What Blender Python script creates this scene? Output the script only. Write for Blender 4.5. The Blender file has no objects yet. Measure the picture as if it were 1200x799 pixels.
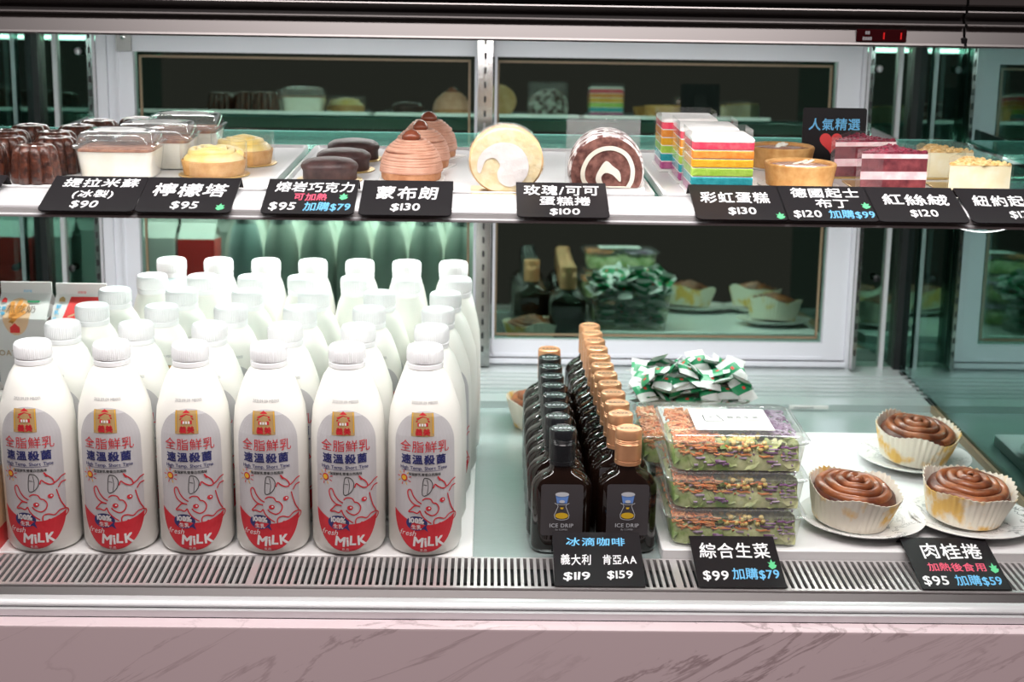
import bpy, bmesh, math, random
from mathutils import Vector, Matrix
random.seed(7)
S = bpy.context.scene
COL = S.collection
PI = math.pi

# ------------------------------------------------------------------ camera
cam_d = bpy.data.cameras.new('camera')
cam = bpy.data.objects.new('camera', cam_d); COL.objects.link(cam)
cR = Vector((0.9997769, -0.0139281, 0.0158767)); cU = Vector((-0.0117223, 0.2593711, 0.9657067)); cF = Vector((0.0175684, 0.9656773, -0.2591499))
cam.matrix_world = Matrix(((cR.x, cU.x, -cF.x, 0.06203), (cR.y, cU.y, -cF.y, -1.41612), (cR.z, cU.z, -cF.z, 0.60431), (0, 0, 0, 1)))
cam_d.sensor_width = 36.0; cam_d.sensor_fit = 'HORIZONTAL'
cam_d.lens = 1678.82 * 36.0 / 1200.0
cam_d.clip_start = 0.05
cam_d.dof.use_dof = True; cam_d.dof.focus_distance = 1.47; cam_d.dof.aperture_fstop = 7.0
S.camera = cam
# ------------------------------------------------------------------ light and exposure
S.view_settings.view_transform = 'Standard'; S.view_settings.look = 'None'
S.view_settings.exposure = 0.0; S.view_settings.gamma = 1.0
S.view_settings.use_curve_mapping = False
S.cycles.max_bounces = 10; S.cycles.transparent_max_bounces = 40
S.cycles.glossy_bounces = 6; S.cycles.diffuse_bounces = 3; S.cycles.sample_clamp_indirect = 6.0
S.cycles.caustics_reflective = False; S.cycles.caustics_refractive = False
w = bpy.data.worlds.new('world'); S.world = w; w.use_nodes = True
w.node_tree.nodes['Background'].inputs[0].default_value = (0.62, 0.44, 0.42, 1)
w.node_tree.nodes['Background'].inputs[1].default_value = 0.10

def area(name, loc, rot, sx, sy, power, color):
    d = bpy.data.lights.new(name, 'AREA'); d.shape = 'RECTANGLE'; d.size = sx; d.size_y = sy
    d.energy = power; d.color = color
    o = bpy.data.objects.new(name, d); COL.objects.link(o); o.location = loc; o.rotation_euler = rot
    return o
# LED tubes of the display case: under the canopy and under the front rail of the glass shelf
area('canopy_led_light', (0.045, -0.078, 0.5290), (math.radians(24), 0, 0), 1.22, 0.014, 2.0, (1.0, 0.985, 0.96))
area('canopy_led_light', (0.045, 0.460, 0.5290), (math.radians(-8), 0, 0), 1.22, 0.014, 3.6, (1.0, 0.985, 0.96))
area('shelf_led_light', (0.045, -0.072, 0.3605), (math.radians(16), 0, 0), 1.22, 0.014, 2.2, (1.0, 0.985, 0.96))
area('shelf_led_light', (0.045, 0.405, 0.3635), (0, 0, 0), 1.22, 0.014, 4.6, (1.0, 0.985, 0.96))
# ceiling lights of the shop in front of the case
area('shop_ceiling_light', (0.1, -1.35, 2.1), (math.radians(-14), 0, 0), 1.6, 0.5, 52, (1.0, 0.90, 0.88))

# ------------------------------------------------------------------ materials
def mat(name, col, rough=0.5, metal=0.0, spec=0.5, coat=0.0, sss=0.0):
    m = bpy.data.materials.new(name); m.use_nodes = True
    b = m.node_tree.nodes['Principled BSDF']
    b.inputs['Base Color'].default_value = (*col, 1); b.inputs['Roughness'].default_value = rough
    b.inputs['Metallic'].default_value = metal; b.inputs['Specular IOR Level'].default_value = spec
    b.inputs['Coat Weight'].default_value = coat
    if sss:
        b.inputs['Subsurface Weight'].default_value = sss; b.inputs['Subsurface Radius'].default_value = (0.01, 0.008, 0.006)
    return m
def noise_mat(name, c1, c2, scale=60, rough=0.6, lo=0.4, hi=0.6, detail=6, bump=0.0, bscale=None, metal=0.0, spec=0.5, stretch=None, coat=0.0):
    m = mat(name, c1, rough, metal, spec, coat); nt = m.node_tree; N = nt.nodes; L = nt.links
    b = N['Principled BSDF']; tc = N.new('ShaderNodeTexCoord'); n = N.new('ShaderNodeTexNoise')
    src = tc.outputs['Object']
    if stretch:
        mp = N.new('ShaderNodeMapping'); mp.inputs['Scale'].default_value = stretch
        L.new(src, mp.inputs['Vector']); src = mp.outputs['Vector']
    L.new(src, n.inputs['Vector']); n.inputs['Scale'].default_value = scale; n.inputs['Detail'].default_value = detail
    r = N.new('ShaderNodeValToRGB'); r.color_ramp.elements[0].position = lo; r.color_ramp.elements[1].position = hi
    r.color_ramp.elements[0].color = (*c1, 1); r.color_ramp.elements[1].color = (*c2, 1)
    L.new(n.outputs['Fac'], r.inputs['Fac']); L.new(r.outputs['Color'], b.inputs['Base Color'])
    if bump:
        n2 = N.new('ShaderNodeTexNoise'); n2.inputs['Scale'].default_value = bscale or scale; n2.inputs['Detail'].default_value = 4
        L.new(src, n2.inputs['Vector'])
        bp = N.new('ShaderNodeBump'); bp.inputs['Strength'].default_value = bump; bp.inputs['Distance'].default_value = 0.002
        L.new(n2.outputs['Fac'], bp.inputs['Height']); L.new(bp.outputs['Normal'], b.inputs['Normal'])
    return m
def clear_mat(name, tint, refl=0.05, rcol=(1, 1, 1), rough=0.02, fres=1.0, haze=0.0, hcol=(1, 1, 1)):
    """thin sheet of glass or plastic: see-through, with a reflection that grows towards grazing angles"""
    m = bpy.data.materials.new(name); m.use_nodes = True; nt = m.node_tree; N = nt.nodes; L = nt.links
    N.remove(N['Principled BSDF']); out = N['Material Output']
    t = N.new('ShaderNodeBsdfTransparent'); t.inputs[0].default_value = (*tint, 1)
    g = N.new('ShaderNodeBsdfGlossy'); g.inputs['Color'].default_value = (*rcol, 1); g.inputs['Roughness'].default_value = rough
    lw = N.new('ShaderNodeLayerWeight'); lw.inputs['Blend'].default_value = 0.5
    f = N.new('ShaderNodeMath'); f.operation = 'POWER'; f.inputs[1].default_value = 4.5; L.new(lw.outputs['Facing'], f.inputs[0])
    ma = N.new('ShaderNodeMath'); ma.operation = 'MULTIPLY_ADD'; ma.use_clamp = True
    ma.inputs[1].default_value = fres; ma.inputs[2].default_value = refl
    L.new(f.outputs[0], ma.inputs[0])
    last = t
    if haze:
        d = N.new('ShaderNodeBsdfDiffuse'); d.inputs[0].default_value = (*hcol, 1)
        mh = N.new('ShaderNodeMixShader'); mh.inputs[0].default_value = haze
        L.new(t.outputs[0], mh.inputs[1]); L.new(d.outputs[0], mh.inputs[2]); last = mh
    mx = N.new('ShaderNodeMixShader'); L.new(ma.outputs[0], mx.inputs[0]); L.new(last.outputs[0], mx.inputs[1]); L.new(g.outputs[0], mx.inputs[2])
    L.new(mx.outputs[0], out.inputs[0])
    return m
def marble_mat(name, base, vein, scale, width, rough, rot=0.5, stretch=(1, 1, 1), amount=1.0):
    m = mat(name, base, rough); nt = m.node_tree; N = nt.nodes; L = nt.links; b = N['Principled BSDF']
    tc = N.new('ShaderNodeTexCoord'); mp = N.new('ShaderNodeMapping'); mp.inputs['Scale'].default_value = stretch
    m0 = N.new('ShaderNodeMapping'); m0.inputs['Rotation'].default_value = (0, rot, 0)
    L.new(tc.outputs['Object'], m0.inputs['Vector']); L.new(m0.outputs[0], mp.inputs['Vector'])
    n = N.new('ShaderNodeTexNoise'); n.inputs['Scale'].default_value = scale; n.inputs['Detail'].default_value = 7; n.inputs['Roughness'].default_value = 0.6; n.inputs['Distortion'].default_value = 1.2
    L.new(mp.outputs[0], n.inputs['Vector'])
    s = N.new('ShaderNodeMath'); s.operation = 'SUBTRACT'; s.inputs[1].default_value = 0.5; L.new(n.outputs['Fac'], s.inputs[0])
    a = N.new('ShaderNodeMath'); a.operation = 'ABSOLUTE'; L.new(s.outputs[0], a.inputs[0])
    r = N.new('ShaderNodeValToRGB'); r.color_ramp.elements[0].position = 0.0; r.color_ramp.elements[1].position = width
    mid = [base[i] * (1 - amount) + vein[i] * amount for i in range(3)]
    r.color_ramp.elements[0].color = (*mid, 1); r.color_ramp.elements[1].color = (*base, 1)
    L.new(a.outputs[0], r.inputs[0])
    n2 = N.new('ShaderNodeTexNoise'); n2.inputs['Scale'].default_value = scale * 0.5; n2.inputs['Detail'].default_value = 3; L.new(mp.outputs[0], n2.inputs['Vector'])
    r2 = N.new('ShaderNodeValToRGB'); r2.color_ramp.elements[0].position = 0.30; r2.color_ramp.elements[1].position = 0.62
    L.new(n2.outputs['Fac'], r2.inputs[0])
    mx = N.new('ShaderNodeMix'); mx.data_type = 'RGBA'; L.new(r2.outputs[0], mx.inputs[0]); mx.inputs[6].default_value = (*base, 1); L.new(r.outputs[0], mx.inputs[7])
    L.new(mx.outputs[2], b.inputs['Base Color'])
    return m

M = {}
M['steel'] = mat('brushed_steel', (0.27, 0.262, 0.26), 0.38, 1.0)
M['steel_polished'] = mat('polished_steel', (0.66, 0.65, 0.64), 0.16, 1.0)
M['grille'] = mat('grille_steel', (0.74, 0.71, 0.71), 0.28, 0.6)
M['steel_dark'] = mat('dark_steel', (0.20, 0.19, 0.19), 0.35, 1.0)
M['deck'] = noise_mat('teal_steel_deck', (0.50, 0.60, 0.59), (0.55, 0.65, 0.64), 90, 0.22, 0.3, 0.7, stretch=(1, 12, 1), metal=0.55)
M['alu'] = mat('white_aluminium', (0.70, 0.71, 0.77), 0.42, 0.15)
M['track'] = mat('teal_tinted_track', (0.56, 0.62, 0.62), 0.3, 0.5)
M['alu_bright'] = mat('pale_aluminium', (0.72, 0.73, 0.76), 0.35, 0.3)
M['rail_white'] = mat('white_rail', (0.72, 0.72, 0.74), 0.3, 0.2)
M['groove'] = mat('grey_groove', (0.55, 0.54, 0.54), 0.45, 0.0)
M['black'] = mat('black_rubber', (0.008, 0.008, 0.009), 0.45)
M['brass'] = mat('spacer_brown', (0.20, 0.145, 0.085), 0.5)
M['white_board'] = mat('white_board', (0.88, 0.88, 0.88), 0.3)
M['tray'] = mat('white_tray', (0.86, 0.85, 0.86), 0.25)
M['glass_door'] = clear_mat('door_glass', (0.34, 0.40, 0.37), 0.38, (0.66, 1.0, 0.82), 0.012, 0.9)
M['glass_side'] = clear_mat('side_glass', (0.45, 0.56, 0.53), 0.16, (0.66, 0.95, 0.90), 0.012, 1.1)
M['glass_shelf'] = clear_mat('shelf_glass', (0.66, 0.88, 0.82), 0.04, (0.75, 1, 0.95), 0.02, 1.0, 0.12, (0.35, 0.72, 0.66))
M['glass_edge'] = mat('glass_edge', (0.30, 0.66, 0.60), 0.15)
M['plastic'] = clear_mat('clear_plastic', (0.95, 0.955, 0.955), 0.02, (1, 1, 1), 0.06, 0.9, 0.09, (0.95, 0.95, 0.95))
M['film'] = clear_mat('clear_film', (0.97, 0.97, 0.97), 0.02, (1, 1, 1), 0.10, 0.7, 0.045)
M['marble'] = marble_mat('pink_marble', (0.79, 0.645, 0.68), (0.20, 0.11, 0.12), 10.0, 0.022, 0.4, 0.50, (0.24, 1, 1.9), 0.62)
M['plate'] = marble_mat('marbled_china', (0.90, 0.90, 0.89), (0.10, 0.11, 0.12), 22, 0.02, 0.12, 0.3, (1, 1, 1), 0.95)
M['room_brown'] = noise_mat('dark_brown_wall', (0.022, 0.015, 0.012), (0.060, 0.042, 0.032), 2.2, 0.8)
M['reflected_grey'] = mat('reflected_line_grey', (0.11, 0.12, 0.115), 0.7)
M['tag'] = mat('black_acrylic', (0.014, 0.012, 0.014), 0.45, 0, 0.18)
M['ink_white'] = mat('white_marker', (0.86, 0.86, 0.88), 0.6)
M['ink_blue'] = mat('blue_marker', (0.16, 0.52, 0.86), 0.6)
M['ink_red'] = mat('red_marker', (0.80, 0.10, 0.18), 0.6)
M['ink_green'] = mat('green_marker', (0.12, 0.62, 0.28), 0.6)
M['milk'] = mat('milk_bottle', (0.90, 0.885, 0.835), 0.38)
M['milk_pale'] = mat('pale_blue_bottle', (0.66, 0.78, 0.80), 0.35)
M['cap'] = mat('white_cap', (0.87, 0.87, 0.885), 0.42)
M['lab_grey'] = mat('label_grey', (0.60, 0.585, 0.60), 0.4)
M['lab_red'] = mat('label_red', (0.66, 0.030, 0.045), 0.4)
M['lab_navy'] = mat('label_navy', (0.035, 0.04, 0.17), 0.4)
M['lab_gold'] = mat('label_gold', (0.52, 0.34, 0.15), 0.4)
M['lab_yellow'] = mat('label_yellow', (0.85, 0.48, 0.04), 0.4)
M['lab_white'] = mat('label_white', (0.86, 0.84, 0.84), 0.4)
M['lab_dark'] = mat('label_dark', (0.06, 0.06, 0.06), 0.4)
M['date_ink'] = mat('date_ink', (0.52, 0.52, 0.52), 0.5)
M['carton'] = mat('white_carton', (0.80, 0.78, 0.77), 0.45)
M['orange'] = mat('print_orange', (0.86, 0.36, 0.08), 0.45)
M['peach'] = mat('print_peach', (0.88, 0.58, 0.36), 0.45)
M['green'] = mat('print_green', (0.03, 0.30, 0.12), 0.45)
M['sky'] = mat('print_blue', (0.15, 0.55, 0.85), 0.45)
M['red'] = mat('print_red', (0.80, 0.05, 0.05), 0.45)
M['brown_ink'] = mat('print_brown', (0.16, 0.09, 0.06), 0.45)
M['coffee'] = mat('coffee_glass', (0.010, 0.0045, 0.003), 0.07, 0.0, 0.6, 0.3)
M['cof_label'] = mat('coffee_label', (0.065, 0.058, 0.062), 0.45)
M['cap_black'] = mat('black_cap', (0.012, 0.013, 0.015), 0.25)
M['cap_copper'] = mat('copper_cap', (0.72, 0.36, 0.19), 0.32, 0.55)
M['silver'] = mat('silver_print', (0.62, 0.64, 0.68), 0.4)
M['icon_blue'] = mat('icon_blue', (0.16, 0.32, 0.75), 0.4)
M['icon_yellow'] = mat('icon_yellow', (0.80, 0.50, 0.03), 0.4)
M['canele'] = noise_mat('canele_crust', (0.026, 0.009, 0.007), (0.13, 0.038, 0.020), 190, 0.34, 0.36, 0.74, 6, 0.6, 300, coat=0.2)
M['cream'] = noise_mat('cream', (0.86, 0.80, 0.66), (0.92, 0.88, 0.78), 40, 0.5)
M['white_cream'] = noise_mat('white_cream', (0.88, 0.83, 0.80), (0.93, 0.90, 0.88), 60, 0.6, bump=0.3, bscale=120)
M['cocoa'] = noise_mat('cocoa_powder', (0.26, 0.09, 0.045), (0.42, 0.18, 0.10), 120, 0.85)
M['crust'] = noise_mat('tart_crust', (0.58, 0.27, 0.07), (0.80, 0.47, 0.18), 90, 0.7, 0.3, 0.7, 6, 0.4, 150)
M['lemon'] = noise_mat('lemon_curd', (0.90, 0.66, 0.20), (0.95, 0.80, 0.42), 30, 0.4)
M['gold'] = mat('gold_card', (0.66, 0.46, 0.18), 0.35, 0.6)
M['paper_matt'] = mat('matt_sticker', (0.80, 0.80, 0.79), 0.9, 0, 0.08)
M['ink_matt'] = mat('matt_dark_ink', (0.03, 0.03, 0.03), 0.9, 0, 0.08)
M['red_matt'] = mat('matt_pink_ink', (0.75, 0.25, 0.2), 0.9, 0, 0.08)
M['paper'] = mat('white_paper', (0.85, 0.84, 0.82), 0.6)
M['lava'] = noise_mat('dark_chocolate_cake', (0.022, 0.009, 0.009), (0.070, 0.032, 0.030), 80, 0.5, 0.3, 0.7, 6, 0.4, 110)
M['chestnut_base'] = noise_mat('brown_tart_base', (0.42, 0.17, 0.07), (0.58, 0.28, 0.14), 80, 0.7)
M['chestnut'] = noise_mat('chestnut_cream', (0.52, 0.25, 0.165), (0.66, 0.37, 0.27), 70, 0.65, 0.3, 0.7)
M['chestnut_nut'] = mat('glazed_chestnut', (0.20, 0.05, 0.025), 0.25)
M['sponge'] = noise_mat('vanilla_sponge', (0.86, 0.70, 0.40), (0.92, 0.80, 0.54), 130, 0.8, bump=0.3, bscale=200)
M['sponge_skin'] = noise_mat('baked_skin', (0.70, 0.42, 0.18), (0.82, 0.56, 0.30), 60, 0.6)
M['cocoa_sponge'] = noise_mat('cocoa_sponge', (0.085, 0.026, 0.020), (0.27, 0.115, 0.09), 130, 0.85, 0.35, 0.65, 6, 0.4, 200)
M['powdered'] = noise_mat('sugar_dusted_cocoa', (0.10, 0.035, 0.03), (0.78, 0.74, 0.73), 110, 0.9, 0.40, 0.56, 8)
M['r_red'] = noise_mat('layer_red', (0.78, 0.04, 0.10), (0.86, 0.12, 0.16), 120, 0.8, bump=0.4, bscale=220)
M['r_orange'] = noise_mat('layer_orange', (0.86, 0.27, 0.03), (0.92, 0.38, 0.07), 120, 0.8, bump=0.4, bscale=220)
M['r_amber'] = noise_mat('layer_amber', (0.85, 0.40, 0.01), (0.92, 0.50, 0.03), 120, 0.8, bump=0.4, bscale=220)
M['r_green'] = noise_mat('layer_green', (0.34, 0.60, 0.05), (0.46, 0.70, 0.10), 120, 0.8, bump=0.4, bscale=220)
M['r_teal'] = noise_mat('layer_teal', (0.015, 0.34, 0.40), (0.04, 0.45, 0.50), 120, 0.8, bump=0.4, bscale=220)
M['r_purple'] = noise_mat('layer_purple', (0.40, 0.06, 0.22), (0.55, 0.14, 0.32), 120, 0.8, bump=0.4, bscale=220)
M['velvet'] = noise_mat('red_velvet_sponge', (0.10, 0.008, 0.018), (0.28, 0.05, 0.06), 90, 0.7, 0.3, 0.7, 6, 0.5, 200)
M['velvet_top'] = noise_mat('velvet_crumb', (0.15, 0.008, 0.025), (0.34, 0.03, 0.07), 110, 0.7, bump=0.4, bscale=180)
M['pink_cream'] = noise_mat('pink_cream', (0.88, 0.52, 0.56), (0.94, 0.74, 0.75), 70, 0.6, bump=0.3, bscale=120)
M['cheese'] = noise_mat('cheesecake', (0.88, 0.78, 0.52), (0.92, 0.85, 0.64), 60, 0.55)
M['crumb'] = noise_mat('butter_crumb', (0.72, 0.43, 0.14), (0.88, 0.66, 0.34), 130, 0.85, bump=0.6, bscale=180)
M['glaze'] = noise_mat('caramel_glaze', (0.50, 0.20, 0.11), (0.66, 0.34, 0.22), 40, 0.12)
M['bun'] = noise_mat('cinnamon_bun', (0.13, 0.030, 0.012), (0.44, 0.14, 0.048), 60, 0.35, 0.35, 0.7, 5, 0.25, 90, coat=0.25)
M['bun_dark'] = noise_mat('cinnamon_filling', (0.075, 0.018, 0.010), (0.15, 0.04, 0.018), 70, 0.45)
M['bun_paper'] = noise_mat('grease_spotted_paper', (0.84, 0.78, 0.67), (0.80, 0.50, 0.13), 30, 0.6, 0.54, 0.64, 3)
M['carrot'] = noise_mat('carrot', (0.90, 0.26, 0.06), (0.96, 0.46, 0.20), 80, 0.4)
M['lettuce'] = noise_mat('lettuce', (0.20, 0.34, 0.05), (0.74, 0.76, 0.42), 42, 0.4, 0.36, 0.60)
M['cabbage'] = noise_mat('purple_cabbage', (0.26, 0.10, 0.26), (0.60, 0.48, 0.62), 60, 0.4)
M['corn'] = mat('corn', (0.90, 0.68, 0.22), 0.35)
M['sachet'] = noise_mat('sachet_white', (0.62, 0.63, 0.62), (0.74, 0.74, 0.73), 30, 0.35)
M['sachet_green'] = mat('sachet_green', (0.02, 0.27, 0.11), 0.35)
M['led'] = bpy.data.materials.new('led_lit'); M['led'].use_nodes = True
_b = M['led'].node_tree.nodes['Principled BSDF']; _b.inputs['Emission Color'].default_value = (1, 0.98, 0.95, 1); _b.inputs['Emission Strength'].default_value = 6
M['led_red'] = bpy.data.materials.new('display_digit_red'); M['led_red'].use_nodes = True
_b = M['led_red'].node_tree.nodes['Principled BSDF']; _b.inputs['Base Color'].default_value = (0.3, 0.0, 0.0, 1); _b.inputs['Emission Color'].default_value = (1, 0.02, 0.02, 1); _b.inputs['Emission Strength'].default_value = 0.5
M['display_red'] = mat('red_display_window', (0.045, 0.002, 0.004), 0.15)

# ------------------------------------------------------------------ mesh helpers
class MB:
    def __init__(s): s.v = []; s.f = []; s.m = []
    def add(s, vs, fs, mi=0, X=None):
        o = len(s.v)
        s.v += [(X @ Vector(p)) if X else Vector(p) for p in vs]
        for f in fs: s.f.append([i + o for i in f]); s.m.append(mi)
        return s
    def loft(s, rings, mi=0, cap0=True, cap1=True, X=None, closed=True):
        n = len(rings[0]); vs = [p for r in rings for p in r]; fs = []
        for k in range(len(rings) - 1):
            for i in range(n if closed else n - 1):
                j = (i + 1) % n
                fs.append([k * n + i, k * n + j, (k + 1) * n + j, (k + 1) * n + i])
        if cap0: fs.append(list(range(n))[::-1])
        if cap1: fs.append([(len(rings) - 1) * n + i for i in range(n)])
        return s.add(vs, fs, mi, X)
    def lathe(s, prof, n=32, c=(0, 0), mi=0, flute=None, cap0=True, cap1=True, X=None):
        rings = []
        for r, z in prof:
            ring = []
            for i in range(n):
                a = 2 * PI * i / n
                rr = r * (flute(a, r, z) if flute else 1)
                ring.append((c[0] + rr * math.cos(a), c[1] + rr * math.sin(a), z))
            rings.append(ring)
        return s.loft(rings, mi, cap0, cap1, X)
    def rbox(s, cx, cy, wd, dp, z0, z1, r=0.003, b=0.001, mi=0, n=4, X=None):
        """box with rounded vertical corners and softened top and bottom rims"""
        b = min(b, (z1 - z0) * 0.45)
        R = [rr(cx, cy, wd - 2 * b, dp - 2 * b, max(r - b, 1e-5), z0, n), rr(cx, cy, wd, dp, r, z0 + b, n),
             rr(cx, cy, wd, dp, r, z1 - b, n), rr(cx, cy, wd - 2 * b, dp - 2 * b, max(r - b, 1e-5), z1, n)]
        return s.loft(R, mi, X=X)
    def box(s, x0, x1, y0, y1, z0, z1, mi=0, X=None):
        vs = [(x0, y0, z0), (x1, y0, z0), (x1, y1, z0), (x0, y1, z0), (x0, y0, z1), (x1, y0, z1), (x1, y1, z1), (x0, y1, z1)]
        return s.add(vs, [[3, 2, 1, 0], [4, 5, 6, 7], [0, 1, 5, 4], [1, 2, 6, 5], [2, 3, 7, 6], [3, 0, 4, 7]], mi, X)
    def extrude_x(s, prof, x0, x1, mi=0, X=None):
        """closed profile of (y, z) run along X"""
        return s.loft([[(x0, y, z) for y, z in prof], [(x1, y, z) for y, z in prof]], mi, X=X)
    def prism(s, pts, z0, z1, mi=0, X=None):
        return s.loft([[(x, y, z0) for x, y in pts], [(x, y, z1) for x, y in pts]], mi, X=X)
    def tube(s, path, rad, n=8, mi=0, closed=False, X=None):
        path = [Vector(p) for p in path]; K = len(path); rings = []
        up = Vector((0, 0, 1))
        for k, p in enumerate(path):
            a = path[(k - 1) % K] if (closed or k) else path[k]
            b = path[(k + 1) % K] if (closed or k < K - 1) else path[k]
            t = (b - a).normalized()
            u = t.cross(up)
            if u.length < 1e-4: u = t.cross(Vector((0, 1, 0)))
            u.normalize(); v = u.cross(t)
            r = rad[k] if isinstance(rad, (list, tuple)) else rad
            rings.append([p + u * (r * math.cos(2 * PI * i / n)) + v * (r * math.sin(2 * PI * i / n)) for i in range(n)])
        if closed: rings.append(rings[0])
        return s.loft(rings, mi, not closed, not closed, X)
    def build(s, name, mats, parent=None, smooth=35, loc=None):
        me = bpy.data.meshes.new(name)
        me.from_pydata([tuple(p) for p in s.v], [], s.f)
        mats = mats if isinstance(mats, (list, tuple)) else [mats]
        for m in mats: me.materials.append(m)
        me.polygons.foreach_set('material_index', s.m)
        bm = bmesh.new(); bm.from_mesh(me); bmesh.ops.recalc_face_normals(bm, faces=bm.faces); bm.to_mesh(me); bm.free()
        if smooth:
            me.polygons.foreach_set('use_smooth', [True] * len(me.polygons))
            me.set_sharp_from_angle(angle=math.radians(smooth))
        me.update()
        o = bpy.data.objects.new(name, me); COL.objects.link(o)
        if parent: o.parent = parent
        if loc: o.location = loc
        return o
def rr(cx, cy, wd, dp, r, z, n=4):
    r = min(r, wd / 2 - 1e-5, dp / 2 - 1e-5); pts = []
    for k, (sx, sy) in enumerate(((1, 1), (-1, 1), (-1, -1), (1, -1))):
        for i in range(n + 1):
            a = PI / 2 * k + PI / 2 * i / n
            pts.append((cx + sx * (wd / 2 - r) + r * math.cos(a), cy + sy * (dp / 2 - r) + r * math.sin(a), z))
    return pts
def tag(o, label=None, cat=None, group=None, kind=None):
    if label: o['label'] = label
    if cat: o['category'] = cat
    if group: o['group'] = group
    if kind: o['kind'] = kind
    return o
def thing(name, label, cat, loc=(0, 0, 0), rz=0, group=None):
    o = bpy.data.objects.new(name, None); COL.objects.link(o)
    o.empty_display_size = 0.02; o.location = loc; o.rotation_euler = (0, 0, rz)
    return tag(o, label, cat, group)
def copy_tree(o, parent=None):
    c = o.copy(); COL.objects.link(c)
    if parent: c.parent = parent
    for ch in list(o.children): copy_tree(ch, c)
    return c
def place(proto, k, loc, label, rz=0, group=None):
    o = proto if k == 0 else copy_tree(proto)
    o.location = loc; o.rotation_euler = (0, 0, rz); o['label'] = label
    if group: o['group'] = group
    return o
def ordinal(i): return ['first', 'second', 'third', 'fourth', 'fifth', 'sixth', 'seventh', 'eighth', 'ninth', 'tenth', 'eleventh', 'twelfth'][i]

# glyph outlines from Blender's built-in font
_gc = {}
def glyph(ch, bold):
    k = (ch, bold)
    if k not in _gc:
        cu = bpy.data.curves.new('glyph', 'FONT'); cu.body = ch; cu.size = 1.0; cu.offset = bold; cu.resolution_u = 3
        o = bpy.data.objects.new('glyph', cu); COL.objects.link(o)
        me = bpy.data.meshes.new_from_object(o.evaluated_get(bpy.context.evaluated_depsgraph_get()))
        vs = [(v.co.x, v.co.y) for v in me.vertices]; fs = [list(p.vertices) for p in me.polygons]
        bpy.data.objects.remove(o); bpy.data.curves.remove(cu); bpy.data.meshes.remove(me)
        if vs:
            xs = [p[0] for p in vs]; x0, x1 = min(xs), max(xs)
        else: x0, x1 = 0, 0.25
        _gc[k] = ([(x - x0, y) for x, y in vs], fs, x1 - x0)
    return _gc[k]
def text_into(mb, s, size, x, y, mi, fn, bold=0.02, align='C', gap=0.10, jit=0.0, asp=1.0, rnd=None, shear=0.0):
    """letters laid on the (u, v) plane of fn(u, v) -> 3D point"""
    rnd = rnd or random.Random(len(s) * 7 + 3)
    W = 0; parts = []
    for ch in s:
        if ch == ' ': W += 0.35; continue
        vs, fs, wd = glyph(ch, 0.0)
        cjk = ord(ch) > 0x2E80
        adv = max(wd, 0.93) if cjk else wd
        parts.append((vs, fs, W + (adv - wd) / 2, wd, cjk)); W += adv + gap
    W -= gap; W *= asp
    ox = x - size * (W / 2 if align == 'C' else (W if align == 'R' else 0))
    for vs, fs, px, wd, cjk in parts:
        a = rnd.uniform(-1, 1) * jit; dy = rnd.uniform(-1, 1) * jit * 0.4; sc = 1 + rnd.uniform(-1, 1) * jit * 0.5
        ca, sa = math.cos(a), math.sin(a); cx, cy = wd / 2, 0.36
        c0 = fn(ox + (px + cx) * size * asp, y); nv = (fn(ox + (px + cx) * size * asp + 1e-4, y) - c0).cross(fn(ox + (px + cx) * size * asp, y + 1e-4) - c0).normalized()
        for kk, (bx, by) in enumerate(((0, 0),) if bold < 0.008 else ((-bold, -bold), (bold, -bold), (bold, bold), (-bold, bold))):
            lift = nv * (0.00004 * kk)
            out = []
            for (gx, gy) in vs:
                lx, ly = (gx - cx) * sc, (gy - cy) * sc
                lx += ly * shear
                gx2, gy2 = cx + lx * ca - ly * sa + bx, cy + lx * sa + ly * ca + dy + by
                out.append(fn(ox + (px + gx2) * size * asp, y + gy2 * size) + lift)
            mb.add(out, fs, mi)
def poly_into(mb, pts, mi, fn):
    mb.add([fn(*p) for p in pts], [list(range(len(pts)))], mi)
def stroke_into(mb, pts, wd, mi, fn, closed=False):
    n = len(pts); L = []; Rr = []
    for i, p in enumerate(pts):
        a = pts[(i - 1) % n] if (closed or i) else p
        b = pts[(i + 1) % n] if (closed or i < n - 1) else p
        dx, dy = b[0] - a[0], b[1] - a[1]; l = math.hypot(dx, dy) or 1
        nx, ny = -dy / l * wd / 2, dx / l * wd / 2
        L.append(fn(p[0] + nx, p[1] + ny)); Rr.append(fn(p[0] - nx, p[1] - ny))
    fs = [[i, (i + 1) % n, n + (i + 1) % n, n + i] for i in range(n if closed else n - 1)]
    mb.add(L + Rr, fs, mi)
def ell(cx, cy, rx, ry, n=24, a0=0, a1=2 * PI):
    full = abs(a1 - a0 - 2 * PI) < 1e-6
    return [(cx + rx * math.cos(a0 + (a1 - a0) * i / (n if full else n - 1)), cy + ry * math.sin(a0 + (a1 - a0) * i / (n if full else n - 1))) for i in range(n)]
def smooth_pts(pts, k=4, closed=False):
    out = []; n = len(pts)
    for i in range(n if closed else n - 1):
        p = [pts[(i + d) % n] if closed else pts[min(max(i + d, 0), n - 1)] for d in (-1, 0, 1, 2)]
        for j in range(k):
            t = j / k
            out.append(tuple(0.5 * (2 * p[1][c] + (p[2][c] - p[0][c]) * t + (2 * p[0][c] - 5 * p[1][c] + 4 * p[2][c] - p[3][c]) * t * t + (3 * p[1][c] - p[0][c] - 3 * p[2][c] + p[3][c]) * t ** 3) for c in (0, 1)))
    if not closed: out.append(tuple(pts[-1]))
    return out

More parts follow.
